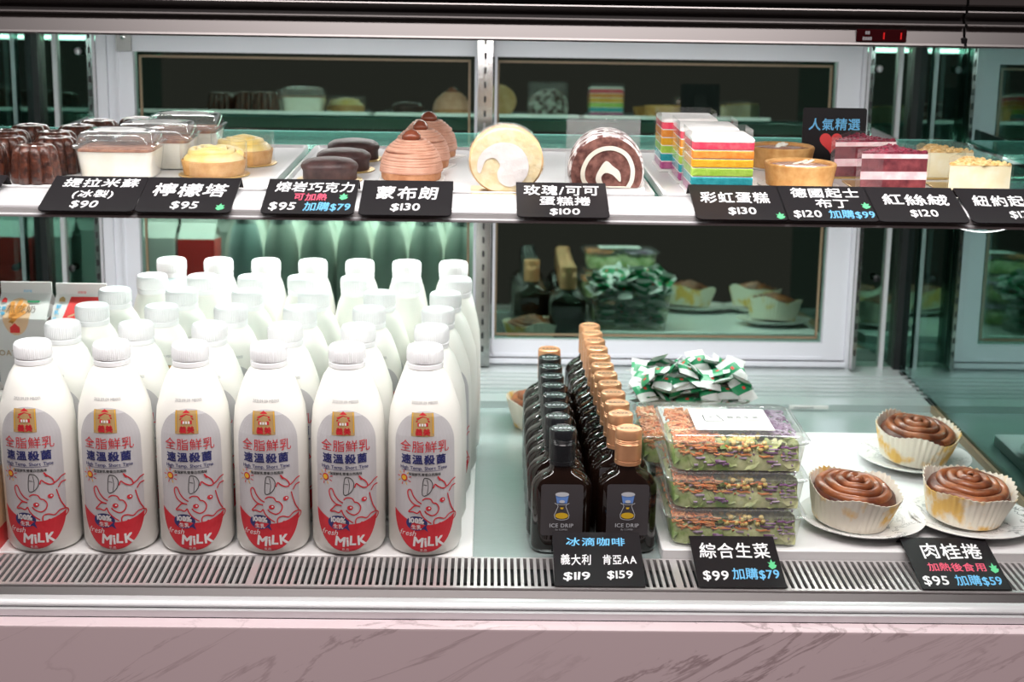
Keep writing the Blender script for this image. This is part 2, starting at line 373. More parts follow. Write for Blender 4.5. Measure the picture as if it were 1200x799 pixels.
# ================================================================== SETTING: dark room behind the case
def struct(name, mb, m): return tag(mb.build(name, m, smooth=0), kind='structure')
struct('floor', MB().box(-1.6, 1.6, -0.16, 2.1, -0.96, -0.90), M['room_brown'])
struct('ceiling', MB().box(-1.6, 1.6, -0.05, 2.1, 0.70, 0.74), M['room_brown'])
struct('wall_back', MB().box(-1.6, 1.6, 2.0, 2.06, -0.90, 0.70), M['room_brown'])
struct('wall_left', MB().box(-1.0, -0.94, -0.10, 2.0, -0.90, 0.70), M['room_brown'])
struct('wall_right', MB().box(1.03, 1.09, -0.10, 2.0, -0.90, 0.70), M['room_brown'])
struct('reflection_post_1', MB().box(0.93, 0.97, 1.93, 2.0, -0.90, 0.70).box(-0.72, -0.68, 1.93, 2.0, -0.90, 0.70), M['reflected_grey'])  # posts added to stand in for vertical lines reflected in the rear doors

# marble counter that carries the case
ct = thing('marble_counter', 'pink veined marble counter carrying the refrigerated display case', 'counter', (0.045, 0.2, -0.90))
def wb(mb, name, mats, parent, smooth=35):
    l = parent.location
    p = parent
    while p.parent: p = p.parent; l = l + p.location
    return mb.build(name, mats, parent, smooth, loc=-l)
wb(MB().extrude_x([(-0.1372, -0.046), (-0.1372, -0.0213), (-0.153, -0.0213), (-0.1552, -0.0222), (-0.156, -0.0245), (-0.156, -0.90), (-0.1005, -0.90), (-0.1005, -0.046)], -1.25, 1.3), 'marble_front', M['marble'], ct)
wb(MB().box(-0.93, 1.02, -0.10, 0.75, -0.90, -0.0455), 'counter_body', M['steel_dark'], ct, 0)

# ================================================================== DISPLAY CASE
case = thing('display_case', 'refrigerated glass display case with steel frame and sliding rear doors', 'display case', (0.045, 0.3, -0.045))
XL, XR = -0.600, 0.690
wb(MB().box(XL, XR, -0.033, 0.4895, -0.045, -0.004), 'deck', M['deck'], case, 0)
# rear threshold with its sliding tracks
mb = MB().box(XL, XR, 0.49, 0.70, -0.045, 0.006)
for y in (0.525, 0.545, 0.565, 0.585, 0.605, 0.625): mb.box(XL, XR, y, y + 0.006, 0.006, 0.0085)
wb(mb, 'door_track', M['track'], case, 0)
wb(MB().box(0.486, 0.541, 0.4885, 0.4899, -0.0005, 0.0045, 0).box(0.492, 0.520, 0.488, 0.4884, 0.0008, 0.0030, 1), 'track_sticker', [M['paper'], M['date_ink']], case, 0)
# side panes and corner joints
wb(MB().box(XL - 0.005, XL, -0.10, 0.70, -0.02, 0.535), 'side_pane', M['glass_side'], case, 0)
wb(MB().box(XR, XR + 0.005, -0.10, 0.70, -0.02, 0.535), 'side_pane', M['glass_side'], case, 0)
wb(MB().box(XR - 0.005, XR - 0.0005, -0.10, 0.66, -0.004, 0.006), 'side_trim', M['brass'], case, 0)
wb(MB().box(XL + 0.0005, XL + 0.005, -0.10, 0.66, -0.004, 0.006), 'side_trim', M['brass'], case, 0)
TILT = Matrix.Translation((0, 0.675, 0)) @ Matrix.Rotation(-0.060, 4, 'X')
for a, b in ((XL, XL + 0.009), (XR - 0.009, XR)):
    wb(MB().box(a, b, -0.006, 0.012, 0.006, 0.515, X=TILT), 'corner_joint', M['black'], case, 0)
for a, b, s in ((XL + 0.009, -0.508, -1), (0.612, XR - 0.009, 1)):
    wb(MB().box(a, b, 0.012, 0.016, 0.006, 0.515, X=TILT), 'corner_pane', M['glass_door'], case, 0)
    x = XL + 0.030 if s < 0 else XR - 0.026
    wb(MB().box(x - 0.003, x + 0.003, 0.003, 0.011, 0.006, 0.512, X=TILT), 'corner_strip', M['alu_bright'], case, 0)
def dome(mb, x, z, r, mi=0):
    mb.lathe([(r, 0), (r * 0.98, 0.001), (r * 0.8, 0.0025), (r * 0.4, 0.0037), (0.0002, 0.004)], 16, (0, 0), mi, X=TILT @ Matrix.Translation((x, 0.002, z)) @ Matrix.Rotation(PI / 2, 4, 'X'))
for x, z, m in ((0.632, 0.455, 'alu_bright'), (0.648, 0.145, 'black'), (-0.535, 0.463, 'alu_bright'), (-0.558, 0.145, 'black')):
    mb = MB(); dome(mb, x, z, 0.0055); mb.lathe([(0.002, -0.016), (0.002, 0)], 8, X=TILT @ Matrix.Translation((x, 0.002, z)) @ Matrix.Rotation(PI / 2, 4, 'X'))
    wb(mb, 'bolt', M[m], case)
# fixed rear frame
mb = MB()
mb.box(-0.508, 0.612, -0.004, 0.045, 0.494, 0.520, X=TILT)
mb.box(-0.508, -0.493, -0.004, 0.045, 0.006, 0.494, X=TILT).box(0.606, 0.612, -0.004, 0.045, 0.006, 0.494, X=TILT)
mb.box(-0.493, 0.606, -0.002, 0.010, -0.004, 0.008, X=TILT).box(-0.493, 0.606, -0.008, -0.004, 0.010, 0.017, X=TILT).box(-0.493, 0.606, -0.004, 0.040, 0.008, 0.012, X=TILT)
wb(mb, 'rear_frame', M['alu'], case, 0)
# two sliding doors
for (x0, x1, gx0, gx1, y) in ((-0.4925, 0.0565, -0.4555, 0.0400, 0.0), (0.0570, 0.6055, 0.0665, 0.5715, 0.001)):
    d = tag(wb(MB().box(gx0 - 0.004, gx1 + 0.004, y + 0.012, y + 0.016, 0.040, 0.468, X=TILT), 'sliding_door', M['glass_door'], case, 0), 'dark glass pane of a sliding rear door')
    mb = MB()
    for a, b, c, e in ((x0, gx0, 0.018, 0.492), (gx1, x1, 0.018, 0.492), (gx0, gx1, 0.464, 0.492), (gx0, gx1, 0.018, 0.0435)):
        mb.box(a, b, y, y + 0.028, c, e, X=TILT)
    # raised bead along each stile and rail
    mb.box(x0 + 0.012, x0 + 0.016, y - 0.002, y, 0.020, 0.490, X=TILT).box(gx0, gx1, y - 0.002, y, 0.0185, 0.0235, X=TILT)
    f = mb.build('door_frame', M['alu'], d, 0)
    mb = MB(); t = 0.0035
    for a, b, c, e in ((gx0 + 0.006, gx0 + 0.006 + t, 0.049, 0.459), (gx1 - 0.006 - t, gx1 - 0.006, 0.049, 0.459), (gx0 + 0.006, gx1 - 0.006, 0.4555, 0.459), (gx0 + 0.006, gx1 - 0.006, 0.049, 0.0525)):
        mb.box(a, b, y + 0.0100, y + 0.0118, c, e, X=TILT)
    mb.build('pane_spacer', M['brass'], d, 0)
# small bracket plate on the left end of the top rail
wb(MB().box(-0.478, -0.456, -0.006, -0.002, 0.464, 0.497, X=TILT), 'door_bracket', M['steel'], case, 0)
wb(MB().lathe([(0.0038, 0), (0.0035, 0.0015), (0.0002, 0.0022)], 14, X=TILT @ Matrix.Translation((-0.467, -0.0062, 0.484)) @ Matrix.Rotation(PI / 2, 4, 'X')), 'screw', M['steel_polished'], case)
# slotted uprights
for x0, x1 in ((0.0445, 0.0660), (-0.5165, -0.5085), (0.6125, 0.6185)):
    mb = MB().box(x0, x1, -0.022, -0.0045, 0.008, 0.512, X=TILT)
    if x0 == 0.0445: mb.box(x0 - 0.006, x1 + 0.007, -0.024, -0.0045, 0.5115, 0.5145, X=TILT)
    xc = (x0 + x1) / 2; hw = 0.0016
    for k in range(23):
        z = 0.030 + k * 0.0205; mb.box(xc - hw, xc + hw, -0.0223, -0.0222, z, z + 0.009, 1, X=TILT)
    wb(mb, 'slotted_upright', [M['steel_polished'], M['black']], case, 0)
# air grille along the front edge
mb = MB()
x = XL; k = 0
while x < XR - 0.004:
    wdt = 0.0032
    if abs(x + 0.178) < 0.0034 or abs(x - 0.252) < 0.0034: wdt = 0.0075
    mb.box(x, x + wdt, -0.105, -0.0365, -0.004, 0.0); x += 0.00675 if wdt < 0.005 else 0.0105
mb.box(XL, XR, -0.0365, -0.0335, -0.012, 0.0).box(XL, XR, -0.1095, -0.105, -0.006, 0.0005)
wb(mb, 'air_grille', M['grille'], case, 0)
wb(MB().box(XL, XR, -0.105, -0.040, -0.044, -0.026), 'grille_trough', M['black'], case, 0)
# front nosing: dark channel, pale rounded band, shadow gap, lower band
wb(MB().extrude_x([(-0.1095, -0.0065), (-0.1095, -0.0015), (-0.1115, -0.0015), (-0.1185, -0.0072), (-0.1185, -0.012), (-0.1095, -0.012)], XL - 0.02, XR + 0.02), 'front_channel', M['steel_dark'], case)
wb(MB().extrude_x([(-0.119, -0.0125), (-0.119, -0.0066), (-0.122, -0.0062), (-0.1285, -0.0085), (-0.1315, -0.0108), (-0.1315, -0.0125)], XL - 0.02, XR + 0.02), 'front_nosing', M['rail_white'], case)
wb(MB().box(XL - 0.02, XR + 0.02, -0.130, -0.110, -0.045, -0.0125), 'front_gap', M['black'], case, 0)
wb(MB().box(XL - 0.02, XR + 0.02, -0.1365, -0.130, -0.0208, -0.0138), 'front_band', M['rail_white'], case, 0)
# canopy
for x0, x1 in ((-0.66, 0.4885), (0.4910, 0.76)):
    mb = MB()
    mb.extrude_x([(-0.104, 0.5345), (-0.1065, 0.5345), (-0.1075, 0.5328), (-0.1065, 0.5312), (-0.088, 0.5312), (-0.088, 0.549), (-0.0985, 0.549)], x0, x1)
    mb.extrude_x([(-0.088, 0.5492), (-0.1035, 0.5492), (-0.1045, 0.5505), (-0.1035, 0.5518), (-0.088, 0.5518)], x0, x1)
    mb.extrude_x([(-0.0985, 0.5519), (-0.0935, 0.5565), (-0.0975, 0.5612), (-0.080, 0.5612), (-0.080, 0.5519)], x0, x1, 1)  # darker steel puts the room's dark reflection into this band's colour
    mb.extrude_x([(-0.102, 0.5614), (-0.1025, 0.5622), (-0.102, 0.5632), (-0.080, 0.5632), (-0.080, 0.5614)], x0, x1)
    mb.extrude_x([(-0.094, 0.5675), (-0.1015, 0.5675), (-0.103, 0.569), (-0.1015, 0.600), (-0.094, 0.600)], x0, x1)
    wb(mb, 'canopy_fascia', [M['steel'], M['steel_dark']], case, 20)
wb(MB().box(-0.655, 0.755, -0.088, 0.74, 0.5355, 0.566), 'canopy_roof', M['steel'], case, 0)
wb(MB().box(-0.655, 0.755, -0.093, -0.0885, 0.560, 0.600).rbox(0.4895, -0.1015, 0.006, 0.006, 0.5305, 0.540, 0.002, 0.001), 'canopy_gap', M['black'], case, 0)
wb(MB().rbox(0.4140, -0.1030, 0.0455, 0.0040, 0.5352, 0.5462, 0.001, 0.0005), 'temperature_display', M['display_red'], case)
dsp = MB()
def dfn(u, v): return Vector((0.4140 + u, -0.1052, 0.5407 + v))
text_into(dsp, '88', 0.0040, -0.013, 0.0012, 0, dfn, 0.03); text_into(dsp, '8888', 0.0040, -0.013, -0.0040, 0, dfn, 0.03)
for a in (0.002, 0.0175): stroke_into(dsp, [(a, -0.003), (a, 0.003)], 0.0012, 1, dfn)
wb(dsp, 'display_digits', [M['silver'], M['led_red']], case, 0)
def led_bar(y, z, x0, x1):
    c = [(0.0028 * math.cos(2 * PI * i / 12), 0.0028 * math.sin(2 * PI * i / 12)) for i in range(12)]
    return MB().loft([[(x0, y + p, z + q) for p, q in c], [(x1, y + p, z + q) for p, q in c]])
for y in (-0.078, 0.460): wb(led_bar(y, 0.5325, -0.58, 0.67), 'led_tube', M['led'], case)

# ================================================================== UPPER SHELF
shelf = thing('glass_shelf', 'glass shelf with white front price rail across the middle of the case', 'shelf', (0.045, 0.2, 0.367))
wb(MB().box(XL + 0.008, XR - 0.010, -0.058, 0.486, 0.3740, 0.3772), 'shelf_pane', M['glass_shelf'], shelf, 0)
wb(MB().box(XL + 0.008, XR - 0.010, 0.4862, 0.4885, 0.3738, 0.3775), 'shelf_edge', M['glass_edge'], shelf, 0)
prof = [(-0.058, 0.3740), (-0.058, 0.3845)] + [(-0.068 - 0.0395 * math.sin(t * PI / 18), 0.3742 + 0.0102 * math.cos(t * PI / 18)) for t in range(0, 10)] + [(-0.1075, 0.3740)]
wb(MB().extrude_x(prof, XL + 0.004, XR - 0.004), 'price_rail', M['rail_white'], shelf)
wb(MB().extrude_x([(-0.058, 0.3738), (-0.1085, 0.3738), (-0.1085, 0.3702), (-0.058, 0.3702)], XL + 0.004, XR - 0.004), 'rail_groove', M['groove'], shelf)
wb(MB().extrude_x([(-0.058, 0.3701), (-0.1125, 0.3701), (-0.1138, 0.3695), (-0.1140, 0.3685), (-0.1135, 0.3672), (-0.058, 0.3672)], XL + 0.004, XR - 0.004), 'edge_trim', M['rail_white'], shelf)
for y, z in ((-0.072, 0.3640), (0.405, 0.3672)): wb(led_bar(y, z, -0.57, 0.66), 'led_tube', M['led'], shelf)
for x in (-0.512, 0.055, 0.615):
    wb(MB().extrude_x([(-0.05, 0.3738), (0.652, 0.3738), (0.652, 0.335), (0.60, 0.348), (-0.05, 0.368)], x - 0.0015, x + 0.0015), 'shelf_bracket', M['steel'], shelf, 0)

def tray(x0, x1, label, y0=-0.056, y1=0.277):
    o = MB(); cx, cy, wd, dp = (x0 + x1) / 2, (y0 + y1) / 2, x1 - x0, y1 - y0
    o.loft([rr(0, 0, wd - 0.006, dp - 0.006, 0.006, 0), rr(0, 0, wd, dp, 0.008, 0.001), rr(0, 0, wd, dp, 0.008, 0.0088), rr(0, 0, wd - 0.005, dp - 0.005, 0.006, 0.0092), rr(0, 0, wd - 0.010, dp - 0.010, 0.005, 0.006)])
    m = o.build('serving_tray', M['tray'], None, 40, (cx, cy, 0.3774))
    return tag(m, label, 'tray', 'white serving trays on the glass shelf')
tray(-0.588, -0.150, 'white serving tray under the caneles, boxed tiramisu and lemon tarts')
tray(-0.142, 0.222, 'white serving tray under the lava cakes, chestnut domes and cake rolls')
tray(0.230, 0.565, 'white serving tray under the rainbow cakes, tarts and cheesecakes')
ZT = 0.3836      # top of the trays
wb(MB().box(-0.575, 0.665, 0.4180, 0.4195, 0.3560, 0.3738), 'added_lamp_shield', M['steel'], shelf, 0)  # unseen strip added to keep the rear lamp out of the door reflections
# loose wire loop hanging below the shelf
mb = MB(); pts = [(0.507 + 0.0375 * (1 - math.cos(PI * t / 14)), -0.045, 0.3685 - 0.0165 * math.sin(PI * t / 14)) for t in range(15)]
mb.tube(pts, 0.0008, 8); tag(mb.build('wire_loop', M['track']), 'thin white wire loop hanging below the right end of the glass shelf', 'wire')

# ================================================================== CAKES ON THE SHELF
# --- caneles
def make_canele(label):
    fl = lambda a, r, z: 1 + 0.24 * max(0, min(1, (0.0365 - z) / 0.010 + 0.45)) * (abs(math.cos(5 * a)) ** 0.6 - 0.75) * min(1, r / 0.012)
    b = MB().lathe([(0.0215, 0), (0.0232, 0.0015), (0.0230, 0.008), (0.0220, 0.019), (0.0210, 0.028), (0.0200, 0.0325), (0.0172, 0.0358), (0.0125, 0.0368), (0.0080, 0.0352), (0.004, 0.0335), (0.0003, 0.0330)], 72, flute=fl)
    return tag(b.build('canele', M['canele'], None, 60), label, 'cake', 'caneles on the glass shelf')
can = [(-0.3810, -0.012, 0.0, 'dark fluted canele at the front right corner of its group, nearest the black price tag'),
       (-0.4350, -0.004, 0.3, 'dark fluted canele cut by the left edge of the photo, in the front row'),
       (-0.3790, 0.050, 0.2, 'dark fluted canele just behind the front one, against the nearest tiramisu box'),
       (-0.4285, 0.048, 0.5, 'dark fluted canele in the second row at the left of its group'),
       (-0.3930, 0.098, 0.1, 'dark fluted canele in the third row, right of the middle of its group'),
       (-0.4430, 0.100, 0.4, 'dark fluted canele in the third row, left side of its group'),
       (-0.3850, 0.155, 0.2, 'dark fluted canele in the fourth row, right side of its group'),
       (-0.4360, 0.152, 0.6, 'dark fluted canele in the fourth row, left side of its group'),
       (-0.3760, 0.207, 0.1, 'dark fluted canele in the back row, showing above the others'),
       (-0.3390, 0.236, 0.3, 'dark fluted canele peeping out behind the tiramisu boxes')]
pc = None
for k, (x, y, rz, lb) in enumerate(can):
    if k == 0: pc = make_canele(lb)
    place(pc, k, (x, y, ZT), lb, rz)

# --- tiramisu in clear boxes
def make_tiramisu():
    t = thing('tiramisu_box', '', 'dessert box', group='boxed tiramisu on the shelf')
    W, D = 0.077, 0.066
    def ring(w_, d_, z, r=0.008): return rr(0, 0, w_, d_, r, z, 5)
    MB().loft([ring(W * .90, D * .90, 0.0), ring(W, D, 0.031), ring(W + .004, D + .004, 0.0312), ring(W + .004, D + .004, 0.0325)], cap1=False).build('tub', M['plastic'], t, 30)
    MB().loft([ring(W * .90 - .002, D * .90 - .002, 0.001), ring(W - .003, D - .003, 0.0275)]).build('cream', M['cream'], t, 30)
    MB().loft([ring(W - .003, D - .003, 0.0277), ring(W - .004, D - .004, 0.0300), ring(W - .010, D - .010, 0.0308)]).build('cocoa_top', M['cocoa'], t, 30)
    l = MB().loft([ring(W + .005, D + .005, 0.0318), ring(W + .005, D + .005, 0.0338), ring(W - .001, D - .001, 0.0342), ring(W - .004, D - .004, 0.0420, 0.010), ring(W - .008, D - .008, 0.0455, 0.012), ring(W - .014, D - .014, 0.0465, 0.012)], cap0=False).build('lid', M['plastic'], t, 30)
    mb = MB().prism(ell(0, 0, 0.026, 0.020, 28), 0.0466, 0.0469)
    for k in range(3): mb.box(-0.010 + 0.001 * k, 0.012 - 0.002 * k, 0.008 - 0.007 * k, 0.0092 - 0.007 * k, 0.0469, 0.04695, 1)
    mb.build('sticker', [M['paper_matt'], M['ink_matt']], l, 0)
    return t
p = make_tiramisu()
for k, (x, y, lb) in enumerate([(-0.3090, 0.034, 'clear domed box of tiramisu at the front of its line of three'), (-0.2885, 0.108, 'clear domed box of tiramisu in the middle of its line of three'), (-0.2765, 0.196, 'clear domed box of tiramisu at the back of its line, beside the rear lemon tart')]):
    place(p, k, (x, y, ZT), lb)

# --- lemon tarts
def make_lemon():
    t = thing('lemon_tart', '', 'tart', group='lemon tarts on the shelf')
    MB().lathe([(0.034, 0), (0.036, 0.0004), (0.036, 0.0012), (0.034, 0.0016)], 40).build('gold_card', M['gold'], t)
    MB().lathe([(0.027, 0.0017), (0.030, 0.0017), (0.0325, 0.0155), (0.0315, 0.0165), (0.029, 0.0150)], 48, flute=lambda a, r, z: 1 + 0.012 * math.sin(30 * a)).build('crust', M['crust'], t)
    mb = MB().lathe([(0.0305, 0.0130), (0.0300, 0.0185), (0.026, 0.0225), (0.012, 0.0250), (0.0003, 0.0255)], 40)
    pts = []
    for k in range(90):
        a = k * 0.21; r = 0.0265 * (1 - k / 100)
        pts.append((r * math.cos(a), r * math.sin(a) * 0.95, 0.0210 + 0.0065 * (1 - (r / 0.0285) ** 2) + 0.0008 * math.sin(a * 3)))
    mb.tube(pts, [0.0042 * (1 - 0.004 * k) for k in range(90)], 8)
    mb.build('lemon_cream', M['lemon'], t, 60)
    n = 40; ring = lambda z: [(0.0338 * math.cos(-2.2 + 5.6 * i / n), 0.0338 * math.sin(-2.2 + 5.6 * i / n), z) for i in range(n + 1)]
    MB().loft([ring(0.0018), ring(0.034)], cap0=False, cap1=False, closed=False).build('film_collar', M['film'], t)
    return t
p = make_lemon()
place(p, 0, (-0.219, 0.050, ZT), 'round lemon tart with swirled yellow cream, the front one of two'); place(p, 1, (-0.2035, 0.134, ZT), 'round lemon tart with swirled yellow cream, the rear one of two', 1.1)

# --- lava cakes
def make_lava():
    t = thing('lava_cake', '', 'cake', group='dark chocolate lava cakes')
    MB().lathe([(0.0315, 0), (0.033, 0.0003), (0.033, 0.001), (0.0315, 0.0013)], 36).build('gold_card', M['gold'], t)
    MB().lathe([(0.027, 0.0014), (0.0272, 0.010), (0.0285, 0.0125), (0.0288, 0.0145), (0.0275, 0.0175), (0.023, 0.0205), (0.012, 0.0225), (0.0003, 0.0228)], 48, flute=lambda a, r, z: 1 + 0.012 * math.sin(3 * a + z * 200) + 0.006 * math.sin(7 * a)).build('cake_body', M['lava'], t, 60)
    return t
p = make_lava()
for k, (x, y, lb) in enumerate([(-0.0985, 0.026, 'round dark chocolate lava cake at the front of three'), (-0.0915, 0.097, 'round dark chocolate lava cake in the middle of three'), (-0.0885, 0.180, 'round dark chocolate lava cake at the back of three')]):
    place(p, k, (x, y, ZT), lb, k * 0.8)

# --- mont blancs
def make_mont():
    t = thing('chestnut_dome_cake', '', 'cake', group='chestnut cream dome cakes')
    MB().rbox(0, 0, 0.066, 0.062, 0, 0.0014, 0.004, 0.0003).build('white_card', M['paper'], t)
    MB().lathe([(0.029, 0.0015), (0.030, 0.003), (0.0305, 0.010), (0.029, 0.0115)], 48, flute=lambda a, r, z: 1 + 0.01 * math.sin(20 * a)).build('tart_base', M['chestnut_base'], t)
    mb = MB(); core = []
    def R(u): return 0.0290 * (1 - u ** 2.6) ** 0.55 + 0.0035 * (1 - u)
    n = 13
    for k in range(n):
        u = k / n * 0.93; z = 0.0108 + 0.0335 * u; r = max(R(u) - 0.0042, 0.004)
        core.append((r, z))
        rnd = random.Random(k)
        a0, a1, ph = rnd.uniform(-.0011, .0011), rnd.uniform(-.0007, .0007), rnd.uniform(0, 6)
        mb.tube([((r + 0.0019) * math.cos(2 * PI * i / 40), (r + 0.0019) * math.sin(2 * PI * i / 40), z + a0 * math.sin(2 * PI * i / 40 + ph) + a1 * math.sin(4 * PI * i / 40)) for i in range(40)], 0.00215, 7, closed=True)
    mb.lathe(core + [(0.0003, 0.0108 + 0.0335 * 0.95)], 32)
    mb.build('chestnut_cream', M['chestnut'], t, 60)
    MB().lathe([(0.0003, 0.0390), (0.006, 0.0395), (0.0088, 0.0420), (0.0085, 0.0455), (0.0055, 0.0490), (0.002, 0.0508), (0.0002, 0.0510)], 24, flute=lambda a, r, z: 1 + 0.09 * math.sin(2 * a + 1)).build('chestnut', M['chestnut_nut'], t, 60)
    return t
p = make_mont()
for k, (x, y, lb) in enumerate([(-0.0165, 0.033, 'pink brown chestnut cream dome cake at the front of three'), (-0.0115, 0.122, 'pink brown chestnut cream dome cake in the middle of three'), (-0.0060, 0.208, 'pink brown chestnut cream dome cake at the back of three')]):
    place(p, k, (x, y, ZT), lb, k * 1.3)

# --- cake rolls (axis along the depth of the case; the cut face looks out of the case)
def face_fn(y): return lambda u, v: Vector((u, y, v))
def spiral(r0, r1, turns, a0, n=90):
    out = []
    for k in range(n):
        t = k / (n - 1); a = a0 + 2 * PI * turns * t; r = r0 + (r1 - r0) * t
        out.append((r * math.cos(a), r * math.sin(a)))
    return out
def cyl_y(mb, r, y0, y1, mi=0, n=48, flat=0.94, rnd=0.002):
    R = []
    for y, q in ((y0, r - rnd), (y0 + rnd, r), (y1 - rnd, r), (y1, r - rnd)):
        R.append([(q * math.cos(2 * PI * i / n), y, max(q * math.sin(2 * PI * i / n), -r * flat)) for i in range(n)])
    mb.loft(R, mi)
t = thing('vanilla_cake_roll', 'pale vanilla cake roll slice with cream spiral and clear film over it', 'cake roll', (0.0785, -0.044, ZT + 0.0315))
FL = Matrix.Diagonal((1, 1, 0.89, 1))
mb = MB(); cyl_y(mb, 0.0358, -0.006, 0.034); mb.v = [FL @ v for v in mb.v]; mb.build('sponge_roll', M['sponge_skin'], t, 40)
def ffn(y): return lambda u, v: Vector((u, y, v * 0.89))
f = MB(); poly_into(f, [(x, max(y, -0.0320)) for x, y in ell(0, 0, 0.0340, 0.0340, 48)], 0, ffn(-0.00615))
f.build('sponge_face', M['sponge'], t, 0)
f = MB(); poly_into(f, smooth_pts([(-0.0275, -0.009), (-0.0265, 0.003), (-0.019, 0.014), (-0.006, 0.0205), (0.008, 0.0185), (0.0175, 0.0095), (0.0215, -0.003), (0.0195, -0.016), (0.0115, -0.0245), (0.002, -0.027), (-0.006, -0.022), (-0.0085, -0.013), (-0.0060, -0.0035), (-0.0115, 0.0035), (-0.0195, 0.001), (-0.0235, -0.010), (-0.0255, -0.013)], 5, True), 0, ffn(-0.0066))
f.build('cream_filling', M['white_cream'], t, 0)
n = 30; ring = lambda y: [(0.0372 * math.cos(-0.4 + (PI + 0.8) * i / n), y, 0.89 * 0.0372 * math.sin(-0.4 + (PI + 0.8) * i / n)) for i in range(n + 1)]
MB().loft([ring(-0.002), ring(0.034)], cap0=False, cap1=False, closed=False).build('film_wrap', M['film'], t)
MB().rbox(0.001, 0.012, 0.070, 0.052, -0.0314, -0.0302, 0.003, 0.0003).build('gold_card', M['gold'], t)

def make_cocoa():
    t = thing('cocoa_cake_roll', '', 'cake roll', group='cocoa cake roll slices')
    mb = MB(); cyl_y(mb, 0.0362, -0.015, 0.015, flat=0.40); mb.build('sponge_roll', M['powdered'], t, 40)
    f = MB(); fn = face_fn(-0.01525)
    poly_into(f, [(x, max(y, -0.0142)) for x, y in ell(0, 0, 0.0345, 0.0345, 48)], 0, fn); f.build('sponge_face', M['cocoa_sponge'], t, 0)
    f = MB(); fn = face_fn(-0.0157); P1 = [(0.021, -0.0138), (0.0245, -0.006), (0.0245, 0.006), (0.0185, 0.0175), (0.007, 0.0235), (-0.006, 0.0225), (-0.0165, 0.0155), (-0.0225, 0.004), (-0.0225, -0.006), (-0.0185, -0.0125)]
    stroke_into(f, smooth_pts(P1, 5), 0.0042, 0, fn)
    poly_into(f, smooth_pts([(-0.001, 0.0115), (-0.0075, 0.003), (-0.0105, -0.005), (-0.0085, -0.0105), (0.000, -0.0138), (-0.0035, -0.0098), (-0.0050, -0.004), (-0.001, 0.000), (0.006, -0.002), (0.0135, -0.0085), (0.0125, 0.001), (0.006, 0.0065)], 4, True), 0, fn)
    stroke_into(f, [(-0.0185, -0.0128), (-0.006, -0.0132), (0.006, -0.0134), (0.021, -0.0134)], 0.0014, 0, fn)
    f.build('cream_spiral', M['cream'], t, 0)
    MB().rbox(0.002, 0.002, 0.072, 0.034, -0.0208, -0.0146, 0.002, 0.0005).build('white_base', M['paper'], t)
    MB().box(-0.0385, 0.0345, 0.0160, 0.0163, -0.0144, 0.0475).build('film_sheet', M['film'], t, 0)
    return t
p = make_cocoa()
place(p, 0, (0.1755, -0.028, ZT + 0.0209), 'cocoa cake roll slice with cream spiral, the front one dusted with sugar'); place(p, 1, (0.1790, 0.012, ZT + 0.0209), 'sugar dusted cocoa cake roll slice standing behind the front cocoa slice')

# --- rainbow cakes
def make_rainbow():
    t = thing('rainbow_cake', '', 'cake', group='rainbow layer cake slices')
    W, D = 0.0595, 0.062; z = 0.0022
    MB().rbox(0, 0.030, W + 0.006, D + 0.010, 0, 0.002, 0.002, 0.0004).build('gold_card', M['paper'], t)
    rnd = random.Random(4)
    for k, c in enumerate(['r_purple', 'r_teal', 'r_green', 'r_amber', 'r_orange', 'r_red']):
        h = 0.0075; ins = 0.0005 * rnd.random()
        MB().rbox(0, D / 2, W - ins, D - ins, z, z + h, 0.0015, 0.0006).build('sponge_layer', M[c], t); z += h
        if k < 5: MB().rbox(0.0, D / 2, W - 0.001, D - 0.001, z - 0.0002, z + 0.0012, 0.0015, 0.0003).build('cream_layer', M['white_cream'], t); z += 0.0010
    MB().loft([rr(0, D / 2, W, D, 0.003, z - 0.0003), rr(0, D / 2, W + .0006, D + .0006, 0.003, z + 0.0022), rr(0, D / 2, W - 0.003, D - 0.003, 0.003, z + 0.0042)]).build('cream_top', M['white_cream'], t, 60)
    h = z + 0.010
    MB().add([(-W / 2 - .0012, D + .0012, 0.002), (-W / 2 - .0012, -0.001, 0.002), (-W / 2 - .0012, -0.001, h), (-W / 2 - .0012, D + .0012, h), (W / 2 + .0012, D + .0012, 0.002), (W / 2 + .0012, D + .0012, h), (W / 2 + .0012, D * 0.3, 0.002), (W / 2 + .0012, D * 0.3, h)], [[0, 1, 2, 3], [0, 3, 5, 4], [4, 5, 7, 6]]).build('film_collar', M['film'], t, 0)
    return t
p = make_rainbow()
for k, (x, y, lb) in enumerate([(0.2870, -0.045, 'slice of rainbow layer cake at the front of three'), (0.2860, 0.039, 'slice of rainbow layer cake in the middle of three'), (0.2770, 0.122, 'slice of rainbow layer cake at the back of three')]):
    place(p, k, (x, y, ZT), lb)

